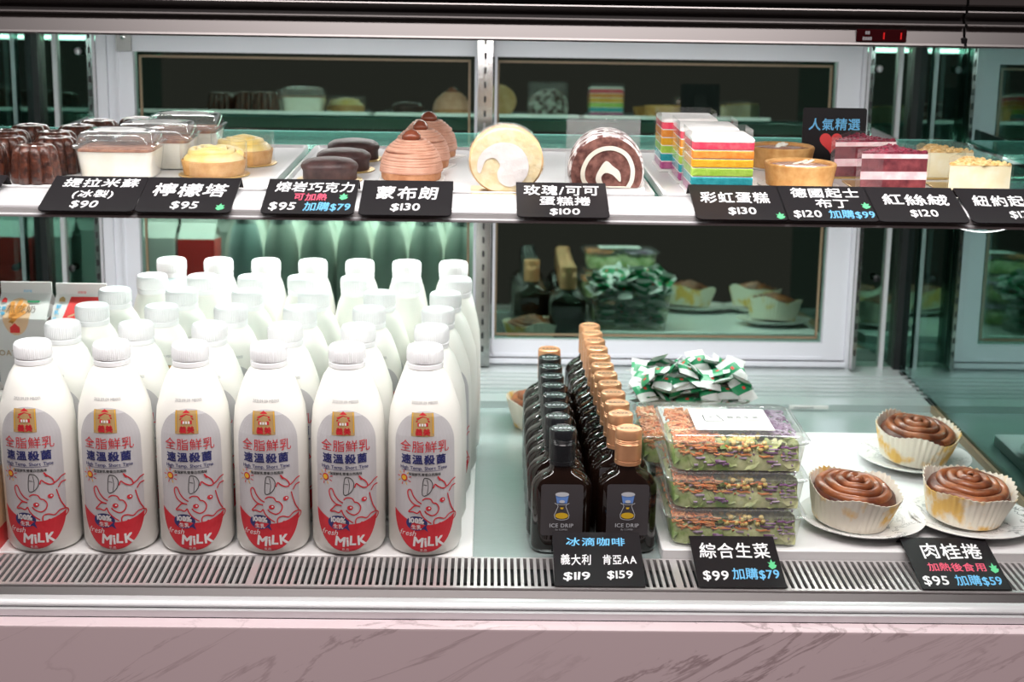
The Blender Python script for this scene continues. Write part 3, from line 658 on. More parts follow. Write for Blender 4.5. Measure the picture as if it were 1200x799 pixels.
# --- pudding tarts
def make_pudding():
    t = thing('pudding_tart', '', 'tart', group='caramel pudding tarts')
    MB().lathe([(0.038, 0), (0.041, 0.0006), (0.041, 0.0010), (0.038, 0.0008)], 24, flute=lambda a, r, z: 1 + 0.04 * math.sin(9 * a)).build('paper_base', M['paper'], t)
    MB().lathe([(0.031, 0.0012), (0.033, 0.0012), (0.0362, 0.0225), (0.0352, 0.0240), (0.0325, 0.0225), (0.0315, 0.0190)], 56, flute=lambda a, r, z: 1 + 0.010 * math.sin(23 * a) + 0.006 * math.sin(9 * a + z * 90)).build('crust', M['crust'], t)
    MB().lathe([(0.0320, 0.0190), (0.0315, 0.0210), (0.020, 0.0222), (0.0003, 0.0225)], 40).build('glaze', M['glaze'], t, 60)
    mb = MB(); rnd = random.Random(2)
    for x, y, a in ((-0.004, 0.000, 0.2), (0.004, 0.010, 0.5), (0.012, 0.013, 0.7), (0.007, 0.004, 0.3)):
        mb.rbox(0, 0, 0.014, 0.005, 0, 0.0009, 0.0024, 0.0003, X=Matrix.Translation((x, y, 0.0224)) @ Matrix.Rotation(a, 4, 'Z') @ Matrix.Rotation(-0.25, 4, 'Y'))
    mb.build('almond_flakes', M['cream'], t, 0)
    return t
p = make_pudding()
place(p, 0, (0.3780, 0.030, ZT), 'round caramel topped pudding tart with golden crust, the front one of two'); place(p, 1, (0.3850, 0.165, ZT), 'round caramel topped pudding tart with golden crust, behind its twin and beside the rainbow cakes', 0.5)

# --- red velvet and cheesecake wedges
def wedge(mb, P, z0, z1, mi=0, ins=0.0): 
    cx = sum(p[0] for p in P) / 3; cy = sum(p[1] for p in P) / 3
    Q = [(cx + (x - cx) * (1 - ins), cy + (y - cy) * (1 - ins)) for x, y in P]
    mb.prism(Q, z0, z1, mi)
def make_velvet():
    t = thing('red_velvet_cake', '', 'cake', group='red velvet cake wedges'); Pw = [(-0.033, 0.000), (0.0345, 0.004), (0.010, 0.066)]
    MB().rbox(0.002, 0.03, 0.074, 0.074, 0, 0.0015, 0.003, 0.0003).build('gold_card', M['gold'], t)
    z = 0.0016
    for nm, mm, h, ins in (('sponge_layer', 'velvet', 0.0105, 0.01), ('cream_layer', 'pink_cream', 0.0080, 0.0), ('sponge_layer', 'velvet', 0.0130, 0.01), ('cream_layer', 'pink_cream', 0.0045, 0.0), ('crumb_top', 'velvet_top', 0.0020, 0.02)):
        mb = MB(); wedge(mb, Pw, z, z + h, 0, ins); mb.build(nm, M[mm], t, 0); z += h
    mb = MB(); rnd = random.Random(9)
    for k in range(70):
        a, b = rnd.random(), rnd.random()
        if a + b > 1: a, b = 1 - a, 1 - b
        x = Pw[0][0] + a * (Pw[1][0] - Pw[0][0]) + b * (Pw[2][0] - Pw[0][0]); y = Pw[0][1] + a * (Pw[1][1] - Pw[0][1]) + b * (Pw[2][1] - Pw[0][1])
        s = rnd.uniform(0.0008, 0.0022); mb.lathe([(s, z - 0.0006), (s * 0.8, z + s * 0.5), (0.0002, z + s * 0.8)], 6, (x, y))
    mb.build('crumbs', M['velvet_top'], t, 0)
    h = z + 0.0035
    MB().add([(-0.0385, -0.004, 0.0016), (-0.0385, -0.004, h), (-0.012, -0.0035, 0.0016), (-0.012, -0.0035, h), (0.010, 0.070, 0.0016), (0.010, 0.070, h), (0.037, 0.004, 0.0016), (0.037, 0.004, h)], [[2, 0, 1, 3], [0, 4, 5, 1], [4, 6, 7, 5]]).build('film_collar', M['film'], t, 0)
    return t
p = make_velvet()
place(p, 0, (0.4640, -0.004, ZT), 'wedge of red velvet cake with pink cream layers, the front one of two'); place(p, 1, (0.4590, 0.090, ZT), 'wedge of red velvet cake with pink cream layers, the rear one before the black sign', 0.08)
def make_cheese():
    t = thing('cheesecake', '', 'cake', group='cheesecake wedges'); Pw = [(-0.0315, 0.000), (0.0305, 0.002), (0.006, 0.064)]
    MB().rbox(0.0, 0.03, 0.072, 0.072, 0, 0.0015, 0.003, 0.0003).build('gold_card', M['gold'], t)
    mb = MB(); wedge(mb, Pw, 0.0016, 0.0275); mb.build('cheese_body', M['cheese'], t, 0)
    mb = MB(); wedge(mb, Pw, 0.0276, 0.0290); rnd = random.Random(5)
    for k in range(120):
        a, b = rnd.random(), rnd.random()
        if a + b > 1: a, b = 1 - a, 1 - b
        x = Pw[0][0] + a * (Pw[1][0] - Pw[0][0]) + b * (Pw[2][0] - Pw[0][0]); y = Pw[0][1] + a * (Pw[1][1] - Pw[0][1]) + b * (Pw[2][1] - Pw[0][1])
        s = rnd.uniform(0.0012, 0.0030); mb.lathe([(s, 0.0284), (s * 0.85, 0.029 + s * 0.5), (0.0002, 0.029 + s * 0.9)], 6, (x, y))
    mb.build('crumb_top', M['crumb'], t, 0)
    MB().add([(-0.034, -0.002, 0.0016), (-0.034, -0.002, 0.036), (0.006, 0.068, 0.0016), (0.006, 0.068, 0.036), (0.033, 0.002, 0.0016), (0.033, 0.002, 0.036)], [[0, 2, 3, 1], [2, 4, 5, 3]]).build('film_collar', M['film'], t, 0)
    return t
p = make_cheese()
place(p, 0, (0.5500, -0.008, ZT), 'pale cheesecake wedge with crumb top, the front one of two'); place(p, 1, (0.5450, 0.090, ZT), 'pale cheesecake wedge with crumb top, the rear one beside the red velvet cake', 0.06)

# ================================================================== PRICE TAGS
WH, BL, RD, GN = 1, 2, 3, 4
TAGM = [M['tag'], M['ink_white'], M['ink_blue'], M['ink_red'], M['ink_green']]
LEAF = [(-.5, -.2), (-.15, -.5), (.3, -.35), (.5, -.1), (.25, -.02), (.45, .25), (.1, .2), (.0, .5), (-.2, .15), (-.5, .2), (-.3, -.02)]
def price_tag(x, yt, zt, yb, zb, W, lines, label, leaf=None, leg=0.006, name='price_tag', r=0.006):
    """folded black card: sloping face hanging forward from its top fold, short rear leg"""
    o = thing(name, label, 'price tag', (x, yb, zb), group='handwritten black price tags')
    d = Vector((0, yb - yt, zb - zt)); Lh = d.length; d.normalize(); nrm = Vector((0, d.z, -d.y))
    if nrm.y > 0: nrm = -nrm
    top = Vector((0, yt - yb, zt - zb))
    def fn(u, v, off=0.0): return top + Vector((u, 0, 0)) + d * (Lh - v) + nrm * off      # v from the bottom edge
    out = [(-W / 2, Lh), (-W / 2, r)] + [(-W / 2 + r - r * math.cos(a * PI / 8), r - r * math.sin(a * PI / 8)) for a in range(1, 5)] + [(W / 2 - r + r * math.sin(a * PI / 8), r - r * math.cos(a * PI / 8)) for a in range(0, 5)] + [(W / 2, Lh)]
    mb = MB(); th = 0.0013
    mb.loft([[fn(u, v, -th) for u, v in out], [fn(u, v, 0) for u, v in out]])
    # rear leg
    a, b = top - nrm * th, top + Vector((0, 0.010, -leg))
    mb.loft([[p + Vector((sx * W / 2, 0, 0)) for p in (top, b + Vector((0, 0.0006, 0)), b - Vector((0, 0.0006, 0)), a)] for sx in (-1, 1)])
    mb.build('card', M['tag'], o, 0)
    lt = MB(); f2 = lambda u, v: fn(u, v, 0.00025)
    for (s, u, v, size, mi, wf) in lines:      # v is the middle of the line, wf its width as a share of the card's
        nat = sum((max(glyph(ch, 0.0)[2], 0.93) if ord(ch) > 0x2E80 else glyph(ch, 0.0)[2]) + 0.10 for ch in s) - 0.10
        text_into(lt, s, size * Lh, u * W, (v - 0.37 * size) * Lh, mi, f2, bold=0.012, jit=0.06, asp=wf * W / (nat * size * Lh), shear=0.06)
    if leaf:
        poly_into(lt, [(leaf[0] * W + 0.10 * W * px, leaf[1] * Lh + 0.20 * Lh * py) for px, py in LEAF], GN, f2)
    lt.build('lettering', TAGM, o, 0)
    return o
YT, ZTT, YB, ZB = -0.052, 0.3958, -0.1205, 0.3745
U = [(-0.4385, 'black price tag cut by the left edge of the photo', [], None),
     (-0.3055, 'black price tag below the tiramisu boxes, reading $90', [('提拉米蘇', 0.03, 0.80, 0.27, WH, 0.80), ('(冰製)', 0.0, 0.48, 0.23, WH, 0.42), ('$90', -0.04, 0.19, 0.27, WH, 0.28)], None),
     (-0.2175, 'black price tag below the lemon tarts, reading $95', [('檸檬塔', 0.0, 0.62, 0.40, WH, 0.78), ('$95', 0.0, 0.20, 0.28, WH, 0.28)], (0.38, 0.16)),
     (-0.1040, 'black price tag below the lava cakes with red, blue and white writing', [('熔岩巧克力', 0.03, 0.76, 0.31, WH, 0.86), ('可加熱', 0.0, 0.47, 0.22, RD, 0.36), ('$95', -0.28, 0.21, 0.30, WH, 0.28), ('加購$79', 0.20, 0.20, 0.26, BL, 0.50)], (0.36, 0.50)),
     (-0.0145, 'black price tag below the chestnut domes, reading $130', [('蒙布朗', 0.0, 0.62, 0.40, WH, 0.68), ('$130', 0.0, 0.23, 0.28, WH, 0.31)], None),
     (0.1310, 'black price tag below the two cake rolls, reading $100', [('玫瑰/可可', 0.0, 0.76, 0.31, WH, 0.83), ('蛋糕捲', 0.03, 0.45, 0.27, WH, 0.56), ('$100', 0.02, 0.16, 0.24, WH, 0.32)], None),
     (0.2960, 'black price tag below the rainbow cakes, reading $130', [('彩虹蛋糕', -0.02, 0.62, 0.34, WH, 0.76), ('$130', 0.02, 0.25, 0.27, WH, 0.30)], (0.42, 0.12)),
     (0.3800, 'black price tag below the pudding tarts with a blue offer of $99', [('德國起士', 0.02, 0.79, 0.30, WH, 0.76), ('布丁', 0.06, 0.48, 0.27, WH, 0.37), ('$120', -0.26, 0.19, 0.27, WH, 0.30), ('加購$99', 0.22, 0.18, 0.25, BL, 0.50)], (0.42, 0.44)),
     (0.4640, 'black price tag below the red velvet cakes, reading $120', [('紅絲絨', 0.02, 0.62, 0.34, WH, 0.73), ('$120', 0.04, 0.25, 0.27, WH, 0.30)], None),
     (0.5520, 'black price tag below the cheesecakes, partly out of the photo', [('紐約起士', 0.02, 0.62, 0.34, WH, 0.78), ('$120', 0.10, 0.25, 0.27, WH, 0.30)], None)]
for x, lb, lines, leaf in U:
    price_tag(x, YT, ZTT, YB, ZB, 0.0875 if x in (-0.3055, -0.2175) else 0.0855, lines, lb, leaf, 0.0105)
# tags standing on the lower grille
price_tag(0.1775, -0.030, 0.0275, -0.108, 0.0028, 0.0905, [('冰滴咖啡', -0.01, 0.81, 0.17, BL, 0.67), ('義大利', -0.25, 0.47, 0.21, WH, 0.34), ('肯亞AA', 0.24, 0.48, 0.20, WH, 0.38), ('$119', -0.25, 0.18, 0.20, WH, 0.29), ('$159', 0.23, 0.21, 0.20, WH, 0.28)], 'black price tag standing in front of the coffee flasks', None, 0.026, r=0.001)
price_tag(0.3195, -0.026, 0.0230, -0.108, 0.0028, 0.0880, [('綜合生菜', 0.0, 0.70, 0.33, WH, 0.82), ('$99', -0.28, 0.22, 0.25, WH, 0.29), ('加購$79', 0.18, 0.25, 0.23, BL, 0.54)], 'black price tag standing in front of the salad boxes', (0.40, 0.44), 0.0125, r=0.001)
price_tag(0.5440, -0.018, 0.0200, -0.108, 0.0028, 0.0900, [('肉桂捲', 0.02, 0.72, 0.33, WH, 0.70), ('加熱後食用', 0.0, 0.41, 0.17, RD, 0.66), ('$95', -0.31, 0.16, 0.24, WH, 0.28), ('加購$59', 0.17, 0.16, 0.21, BL, 0.52)], 'black price tag standing in front of the cinnamon buns', (0.42, 0.40), 0.0095, r=0.001)
# upright sign leaning at the back of the shelf
t = thing('chalkboard_sign', 'upright black sign with blue writing and a red heart, behind the red velvet cakes', 'sign', (0.4480, 0.1850, ZT)); t.rotation_euler = (math.radians(-4), 0, 0)
MB().rbox(0, 0, 0.0715, 0.0635, -0.0013, 0.0, 0.003, 0.0003, X=Matrix.Translation((0, 0.0008, 0.03175)) @ Matrix.Rotation(PI / 2, 4, 'X')).build('board', M['tag'], t, 20)
MB().extrude_x([(0.0020, 0.045), (0.020, 0.0012), (0.0188, 0.0012), (0.0020, 0.040)], -0.012, 0.012).build('easel_leg', M['tag'], t, 0)
mb = MB(); fn = lambda u, v: Vector((u, -0.0009 + 0.0006, v))
fn = lambda u, v: Vector((u, 0.0005, v))
text_into(mb, '人氣精選', 0.0142, 0.000, 0.0400, 0, fn, 0.015, jit=0.05)
hp = []
for k in range(40):
    a = 2 * PI * k / 40; hp.append((-0.0030 + 0.00080 * 16 * math.sin(a) ** 3 * 1.0, 0.0258 + 0.00080 * (13 * math.cos(a) - 5 * math.cos(2 * a) - 2 * math.cos(3 * a) - math.cos(4 * a))))
poly_into(mb, hp, 1, fn); mb.build('lettering', [M['ink_blue'], M['red']], t, 0)

# ================================================================== LOWER DECK
ZD = -0.0036
tag(MB().rbox((XL + 0.056) / 2, 0.2185, 0.056 - XL - 0.012, 0.500, ZD, 0.0, 0.002, 0.0008).build('base_board', M['white_board']), 'thin white board under the milk bottles', 'board')
tag(MB().rbox((0.2475 + 0.652) / 2, 0.1620, 0.652 - 0.2475, 0.389, ZD, 0.010, 0.003, 0.001).build('base_board', M['white_board']), 'thick white board under the salads and cinnamon buns', 'board')

# --- milk bottles
MPROF = [(0.030, 0.0), (0.0355, 0.0025), (0.0384, 0.0095), (0.0386, 0.100), (0.0380, 0.131), (0.0360, 0.153), (0.0320, 0.1665), (0.0285, 0.1765), (0.0245, 0.1865), (0.0200, 0.1935), (0.0178, 0.1965), (0.0176, 0.2015)]
def mrad(z):
    for (r0, z0), (r1, z1) in zip(MPROF, MPROF[1:]):
        if z0 <= z <= z1: return r0 + (r1 - r0) * (z - z0) / (z1 - z0)
    return 0.018
def lab_half(v):     # half width of the label at height v
    a = 0.0345
    if v > 0.124: return a * math.sqrt(max(0, 1 - ((v - 0.124) / 0.0350) ** 2))
    if v < 0.052: return a * math.sqrt(max(0, 1 - ((0.052 - v) / 0.0455) ** 2))
    return a
def cylmap(off):
    def fn(u, v):
        r = mrad(v) + off; a = u / 0.0386
        return Vector((r * math.sin(a), -r * math.cos(a), v))
    return fn
def make_label(parent):
    mats = [M['lab_grey'], M['lab_red'], M['lab_navy'], M['lab_gold'], M['lab_yellow'], M['lab_white'], M['lab_dark']]
    mb = MB(); f0 = cylmap(0.00035); f1 = cylmap(0.0006); f2 = cylmap(0.00085); f3 = cylmap(0.0011)
    vs = [0.00655 + (0.15895 - 0.00655) * (0.5 - 0.5 * math.cos(PI * k / 40)) for k in range(41)]
    def band(lo, hi, mi, f, nu=16, sc=1.0, vv=vs):
        rows = [[f(-lab_half(v) * sc + 2 * lab_half(v) * sc * i / nu, max(lo(-lab_half(v) + 2 * lab_half(v) * i / nu), min(v, hi(-lab_half(v) + 2 * lab_half(v) * i / nu)))) for i in range(nu + 1)] for v in vv]
        mb.loft(rows, mi, False, False, closed=False)
    band(lambda u: 0, lambda u: 1, 0, f0)
    redtop = lambda u: 0.0375 + 0.0115 * (u / 0.0345) ** 2 - 0.003 * (u / 0.0345)
    band(lambda u: 0, redtop, 1, f1, vv=[v for v in vs if v < 0.062])
    def q(zx, zy):      # from the pixel grid of the label artwork to the label surface
        u0 = max(-0.0375, min(0.0375, (zx - 228) / 4.44 * 0.00088)); return 0.0386 * math.asin(u0 / 0.0386), 0.159 - (zy - 62) * 0.000216
    px = 0.000198
    # gold emblem with a red pagoda
    rows = [[f1(*q(x, y)) for x in range(157, 279, 20)] for y in range(70, 184, 16)]
    mb.loft(rows, 3, False, False, closed=False)
    for x in (163, 272): stroke_into(mb, [q(x, y) for y in range(72, 180, 12)], 5 * px, 4, f2)
    def P2(l): return [q(*p) for p in l]
    poly_into(mb, P2([(182, 96), (217, 84), (254, 96), (248, 102), (188, 102)]), 1, f2)
    poly_into(mb, P2([(196, 82), (217, 66), (240, 82)]), 1, f2)
    poly_into(mb, P2([(184, 106), (252, 106), (256, 114), (180, 114)]), 1, f2)
    poly_into(mb, P2([(190, 116), (246, 116), (246, 134), (190, 134)]), 1, f2)
    for x in (198, 212, 226): poly_into(mb, P2([(x, 120), (x + 9, 120), (x + 9, 132), (x, 132)]), 5, f3)
    u, v = q(218, 174); text_into(mb, '義美', 37 * 0.000205, u, v, 1, f2, 0.035)
    u, v = q(226, 256); text_into(mb, '全脂鮮乳', 0.0132, u, v, 1, f2, 0.006, gap=0.08)
    u, v = q(222, 314); text_into(mb, '速溫殺菌', 0.0106, u, v, 2, f2, 0.028, gap=0.16, asp=1.05)
    u, v = q(222, 346); text_into(mb, 'High Temp. Short Time', 0.0050, u, v, 2, f2, 0.012, gap=0.09)
    stroke_into(mb, P2([(x, 352) for x in range(112, 336, 16)]), 0.0004, 2, f2)
    u, v = q(228, 376); text_into(mb, '保留鮮乳營養自然風味', 0.0034, u, v, 6, f2, 0.02, gap=0.05)
    # sun
    poly_into(mb, [(q(124, 392)[0] + 0.0038 * math.cos(a), q(124, 392)[1] + 0.0038 * math.sin(a)) for a in [2 * PI * i / 16 for i in range(16)]], 1, f2)
    poly_into(mb, [(q(124, 392)[0] + 0.0026 * math.cos(a), q(124, 392)[1] + 0.0026 * math.sin(a)) for a in [2 * PI * i / 16 for i in range(16)]], 4, f3)
    for k in range(9):
        a = 2 * PI * k / 9 + 0.2; cu, cv = q(124, 392)
        stroke_into(mb, [(cu + r * math.cos(a), cv + r * math.sin(a)) for r in (0.0052, 0.0082)], 0.0009, 4 if k % 2 else 1, f2)
    # cow's head in red line
    def line(l, wd=0.0013, closed=False, mi=1): stroke_into(mb, smooth_pts(P2(l), 4, closed), wd, mi, f2, closed)
    line([(212, 516), (190, 503), (170, 478), (158, 450), (145, 452), (142, 470), (152, 500), (176, 522), (205, 530)])
    line([(205, 530), (178, 528), (160, 545), (146, 562), (168, 560), (190, 566), (204, 552)])
    line([(204, 552), (214, 576), (236, 600), (262, 618)])
    line([(216, 500), (232, 490), (258, 494), (270, 512), (286, 518), (300, 540), (292, 566), (268, 578), (240, 566), (228, 552)])
    line([(272, 440), (280, 420), (296, 432), (318, 444), (336, 440), (328, 416), (306, 396), (294, 382), (306, 404)])
    line([(336, 440), (352, 430), (368, 414), (383, 408)]); line([(352, 466), (366, 444), (383, 440)])
    line([(344, 474), (352, 510), (362, 545), (376, 575)])
    line([(274, 614), (282, 596), (304, 592), (330, 600), (352, 582), (378, 580), (386, 596), (372, 618), (340, 640), (308, 650), (282, 640)], closed=True)
    for c in ((318, 503), (248, 541)):
        poly_into(mb, [(q(*c)[0] + 0.0030 * math.cos(a), q(*c)[1] + 0.0025 * math.sin(a)) for a in [2 * PI * i / 16 for i in range(16)]], 1, f2)
        poly_into(mb, [(q(*c)[0] + 0.0007 + 0.0010 * math.cos(a), q(*c)[1] + 0.0004 + 0.0009 * math.sin(a)) for a in [2 * PI * i / 10 for i in range(10)]], 5, f3)
    for c in ((306, 620), (356, 604)): poly_into(mb, [(q(*c)[0] + 0.0014 * math.cos(a), q(*c)[1] + 0.0009 * math.sin(a)) for a in [2 * PI * i / 10 for i in range(10)]], 1, f2)
    # small milk glass in dark line
    line([(222, 396), (216, 470), (240, 472), (262, 450), (268, 420), (256, 396), (238, 388)], 0.0008, True, 6)
    line([(240, 396), (246, 430), (240, 468)], 0.0006, False, 6); line([(222, 420), (240, 424)], 0.0006, False, 6)
    # navy badge and white lettering on the red foot
    poly_into(mb, [(q(186, 618)[0] + 0.0112 * math.cos(a) , q(186, 618)[1] + 0.0078 * math.sin(a)) for a in [2 * PI * i / 24 for i in range(24)]], 2, f2)
    poly_into(mb, P2([(216, 640), (246, 662), (232, 626)]), 2, f2)
    u, v = q(186, 616); text_into(mb, '100%', 0.0078, u, v, 5, f3, 0.03)
    u, v = q(186, 646); text_into(mb, '生乳', 0.0052, u, v, 5, f3, 0.02)
    u, v = q(142, 684); text_into(mb, 'fresh', 0.0085, u, v, 5, f2, 0.0, jit=0.06, shear=0.3)
    u, v = q(250, 734); text_into(mb, 'MiLK', 0.0150, u, v, 5, f2, 0.03, jit=0.12, gap=0.12)
    u, v = q(222, 762); text_into(mb, '乳品', 0.0036, u, v, 5, f2, 0.0)
    return mb.build('label', mats, parent, 0)
def make_bottle(slim=False, pale=False):
    t = thing('milk_bottle', '', 'milk bottle', group='full cream milk bottles')
    k = 0.79 if slim else 1.0
    def sc(r, z): return (0.0178 + (r - 0.0178) * ((k * 0.0386 - 0.0178) / (0.0386 - 0.0178)) if r > 0.0178 else r, z)
    b = MB().lathe([(0.0003, 0.0015), (0.024 * k, 0.001)] + [sc(r, z) for r, z in MPROF], 48).build('bottle_body', M['milk_pale' if pale else 'milk'], t, 50)
    flu = lambda a, r, z: 1 + (0.014 * (1 if math.cos(56 * a) > 0 else -1) if 0.0045 < z - 0.2 < 0.0145 and r > 0.018 else 0)
    MB().lathe([(0.0182, 0.1965), (0.0186, 0.1970), (0.0186, 0.2015), (0.0178, 0.2020), (0.0178, 0.2030), (0.0188, 0.2036)], 48, cap0=False).build('cap_band', M['cap'], t, 30)
    MB().lathe([(0.0186, 0.2036), (0.0188, 0.2046), (0.0188, 0.2140), (0.0184, 0.2165), (0.0172, 0.2182), (0.0165, 0.2182), (0.0160, 0.2178), (0.0003, 0.2178)], 224, flute=flu).build('cap', M['cap'], t, 30)
    if not slim:
        make_label(t)
        mb = MB(); text_into(mb, '2021.09.09 MB0101', 0.0042, 0, 0.1655, 0, cylmap(0.0003), 0.01, gap=0.12); mb.build('date_print', M['date_ink'], t, 0)
    return t
rows = [(0.0, [-0.401, -0.321, -0.241, -0.161, -0.081, -0.001]), (0.080, [-0.3935, -0.315, -0.2365, -0.155, -0.0765, 0.0025]),
        (0.160, [-0.3835, -0.3055, -0.2275, -0.1495, -0.0715, 0.0065]), (0.2395, [-0.378, -0.2995, -0.2215, -0.1435, -0.0655, 0.0125]),
        (0.318, [-0.352, -0.290, -0.228, -0.1665, -0.101, -0.038, 0.024]), (0.415, [-0.349, -0.288, -0.2265, -0.1655, -0.1045, -0.0435, 0.0175])]
RN = ['front row', 'second row', 'third row', 'fourth row', 'fifth row', 'back row']
SIDE = ['{} bottle from the left', ]
pb = make_bottle(); ps = make_bottle(True); first = {0: True, 1: True}
rnd = random.Random(11)
for ri, (y, xs) in enumerate(rows):
    for xi, x in enumerate(xs):
        slim = ri > 3
        n = len(xs)
        posn = 'leftmost' if xi == 0 else ('rightmost' if xi == n - 1 else ordinal(xi) + ' from the left')
        lab = ('white milk bottle with a red cow label, ' if ri == 0 else 'white capped milk bottle, ') + posn + ' in the ' + RN[ri] + ('' if ri in (0, 5) else ' counted from the front')
        if ri == 5 and xi == 0:
            o = make_bottle(True, True); o.location = (x, y, 0); o['label'] = 'pale bluish milk bottle at the left end of the back row'; continue
        key = 1 if slim else 0
        place(ps if slim else pb, 0 if first[key] else 1, (x, y, 0), lab, rnd.uniform(-0.05, 0.09) if ri == 0 else rnd.uniform(-0.3, 0.3)); first[key] = False

# --- gable topped cartons
def make_carton(label, kind, X, Y, H, W=0.0625, rot=0.0):
    t = thing('milk_carton', label, 'carton', (X, Y, 0), rot)
    h, zs = W / 2, H - 0.040
    body = MB()
    body.loft([rr(0, 0, W, W, 0.0015, 0, 2), rr(0, 0, W, W, 0.0015, zs, 2)], 0, True, False)
    # gable: front and back slopes up to a fin running left to right
    F = [(-h, -h, zs), (h, -h, zs), (h, h, zs), (-h, h, zs), (-h, -0.0012, H - 0.014), (h, -0.0012, H - 0.014), (h, 0.0012, H - 0.014), (-h, 0.0012, H - 0.014), (-h * .45, 0, H - 0.022), (h * .45, 0, H - 0.022)]
    body.add(F, [[0, 1, 5, 4], [2, 3, 7, 6], [0, 4, 8], [3, 8, 7], [0, 8, 3], [1, 9, 5], [2, 6, 9], [1, 2, 9]])
    body.box(-h, h, -0.0013, 0.0013, H - 0.014, H)
    body.build('carton_body', M['carton'], t, 0)
    p = MB(); mats = [M['orange'], M['peach'], M['green'], M['sky'], M['red'], M['brown_ink'], M['lab_gold']]
    sl = math.hypot(h - 0.0012, 0.026)
    def fn(u, v, o=0.0004):       # v runs down from the fin over the slope and the front face
        if v < 0.014: return Vector((u, -0.0013 - o, H - v))
        if v < 0.014 + sl:
            t_ = (v - 0.014) / sl; return Vector((u, -0.0012 - (h - 0.0012) * t_ - o, H - 0.014 - 0.026 * t_ + o))
        return Vector((u, -h - o, zs - (v - 0.014 - sl)))
    fv = lambda u, v: fn(u, -v); fw = lambda u, v: fn(u, -v, 0.0008)
    def grid(pts_fn, n, m, mi, f): p.loft([[f(*pts_fn(i / n, j / m)) for i in range(n + 1)] for j in range(m + 1)], mi, False, False, closed=False)
    if kind == 'oat':
        grid(lambda a, b: ((a - 0.5) * 2 * 0.0165 * math.sqrt(max(0.02, 1 - (2 * b - 1) ** 2)) - 0.006, -0.022 - 0.052 * b), 8, 24, 1, fv)
        for k, (a, l) in enumerate(((0.5, .03), (0.25, .034), (-0.05, .03), (0.8, .022))):
            stroke_into(p, [(-0.012 + math.sin(a) * l * s, -0.058 + math.cos(a) * l * s) for s in (0, .2, .4, .6, .8, 1)], 0.005, 0, fw)
        text_into(p, '燕麥奶', 0.0125, -0.002, -0.044, 5, fw, 0.0, gap=0.05, jit=0.05)
        stroke_into(p, [(0.004 + 0.003 * s, -0.0275) for s in range(6)], 0.0032, 2, fw)
        text_into(p, '全素', 0.0055, -0.026, -0.040, 3, fw, 0.03); text_into(p, '植物', 0.0055, -0.026, -0.048, 3, fw, 0.03)
        poly_into(p, [(-0.0275, -0.029), (-0.021, -0.029), (-0.0215, -0.024), (-0.0245, -0.0215), (-0.027, -0.024)], 4, fw)
        poly_into(p, [(-0.0135, -0.071), (-0.0015, -0.071), (-0.0015, -0.064), (-0.004, -0.062), (-0.0075, -0.0585), (-0.011, -0.062), (-0.0135, -0.064)], 4, fw)
        text_into(p, '新鮮屋', 0.0035, 0.002, -0.0125, 3, fw, 0.0)
        text_into(p, 'OAT', 0.010, -0.018, -0.100, 6, fw, 0.0)
    elif kind == 'red':
        grid(lambda a, b: (-0.012 - 0.010 * b + a * (0.040 + 0.010 * b), -0.018 - 0.062 * b), 6, 16, 4, fv)
        poly_into(p, [(-0.012, -0.048), (-0.004, -0.044), (0.000, -0.036), (0.006, -0.046), (0.016, -0.052), (0.000, -0.058)], 1, fw)
        poly_into(p, [(-0.026, -0.026), (-0.018, -0.026), (-0.0185, -0.021), (-0.022, -0.018), (-0.0255, -0.021)], 6, fw)
        text_into(p, '鮮', 0.0065, -0.0245, -0.036, 3, fw, 0.02); text_into(p, '乳', 0.0065, -0.0258, -0.045, 3, fw, 0.02); text_into(p, '品', 0.0065, -0.027, -0.055, 3, fw, 0.02)
        text_into(p, '新鮮屋', 0.0035, 0.001, -0.0125, 4, fw, 0.0)
        for s in (-1, 1): p.add([(s * (h + .0004), -h, 0.02), (s * (h + .0004), h, 0.02), (s * (h + .0004), h, zs), (s * (h + .0004), -h, zs)], [[0, 1, 2, 3]], 4)
        p.add([(-h, h + .0004, 0.01), (h, h + .0004, 0.01), (h, h + .0004, zs), (-h, h + .0004, zs)], [[0, 1, 2, 3]], 4)
    else:
        grid(lambda a, b: (-h + 2 * h * a, -0.085 - 0.075 * b), 2, 8, 1, fv); grid(lambda a, b: (-h + 2 * h * a, -0.1605 - 0.020 * b), 2, 4, 4, fv)
        grid(lambda a, b: (-h + 2 * h * a, -0.105 - 0.014 * b), 2, 2, 2, fw)
        for zz0, zz1, c in ((0.0, 0.022, 4), (0.022, 0.085, 1)): p.add([(h + .0004, -h, zz0), (h + .0004, h, zz0), (h + .0004, h, zz1), (h + .0004, -h, zz1)], [[0, 1, 2, 3]], c)
    p.build('printing', mats, t, 0)
    return t
make_carton('white gable topped oat drink carton with orange artwork beside the left glass wall', 'oat', -0.5110, 0.330, 0.2045)
make_carton('white gable topped carton with a large red panel, between oat carton and milk bottles', 'red', -0.4430, 0.330, 0.2035)
make_carton('carton with peach and red lower half, cut by the left edge of the photo', 'juice', -0.4745, 0.002, 0.1950, 0.0640)

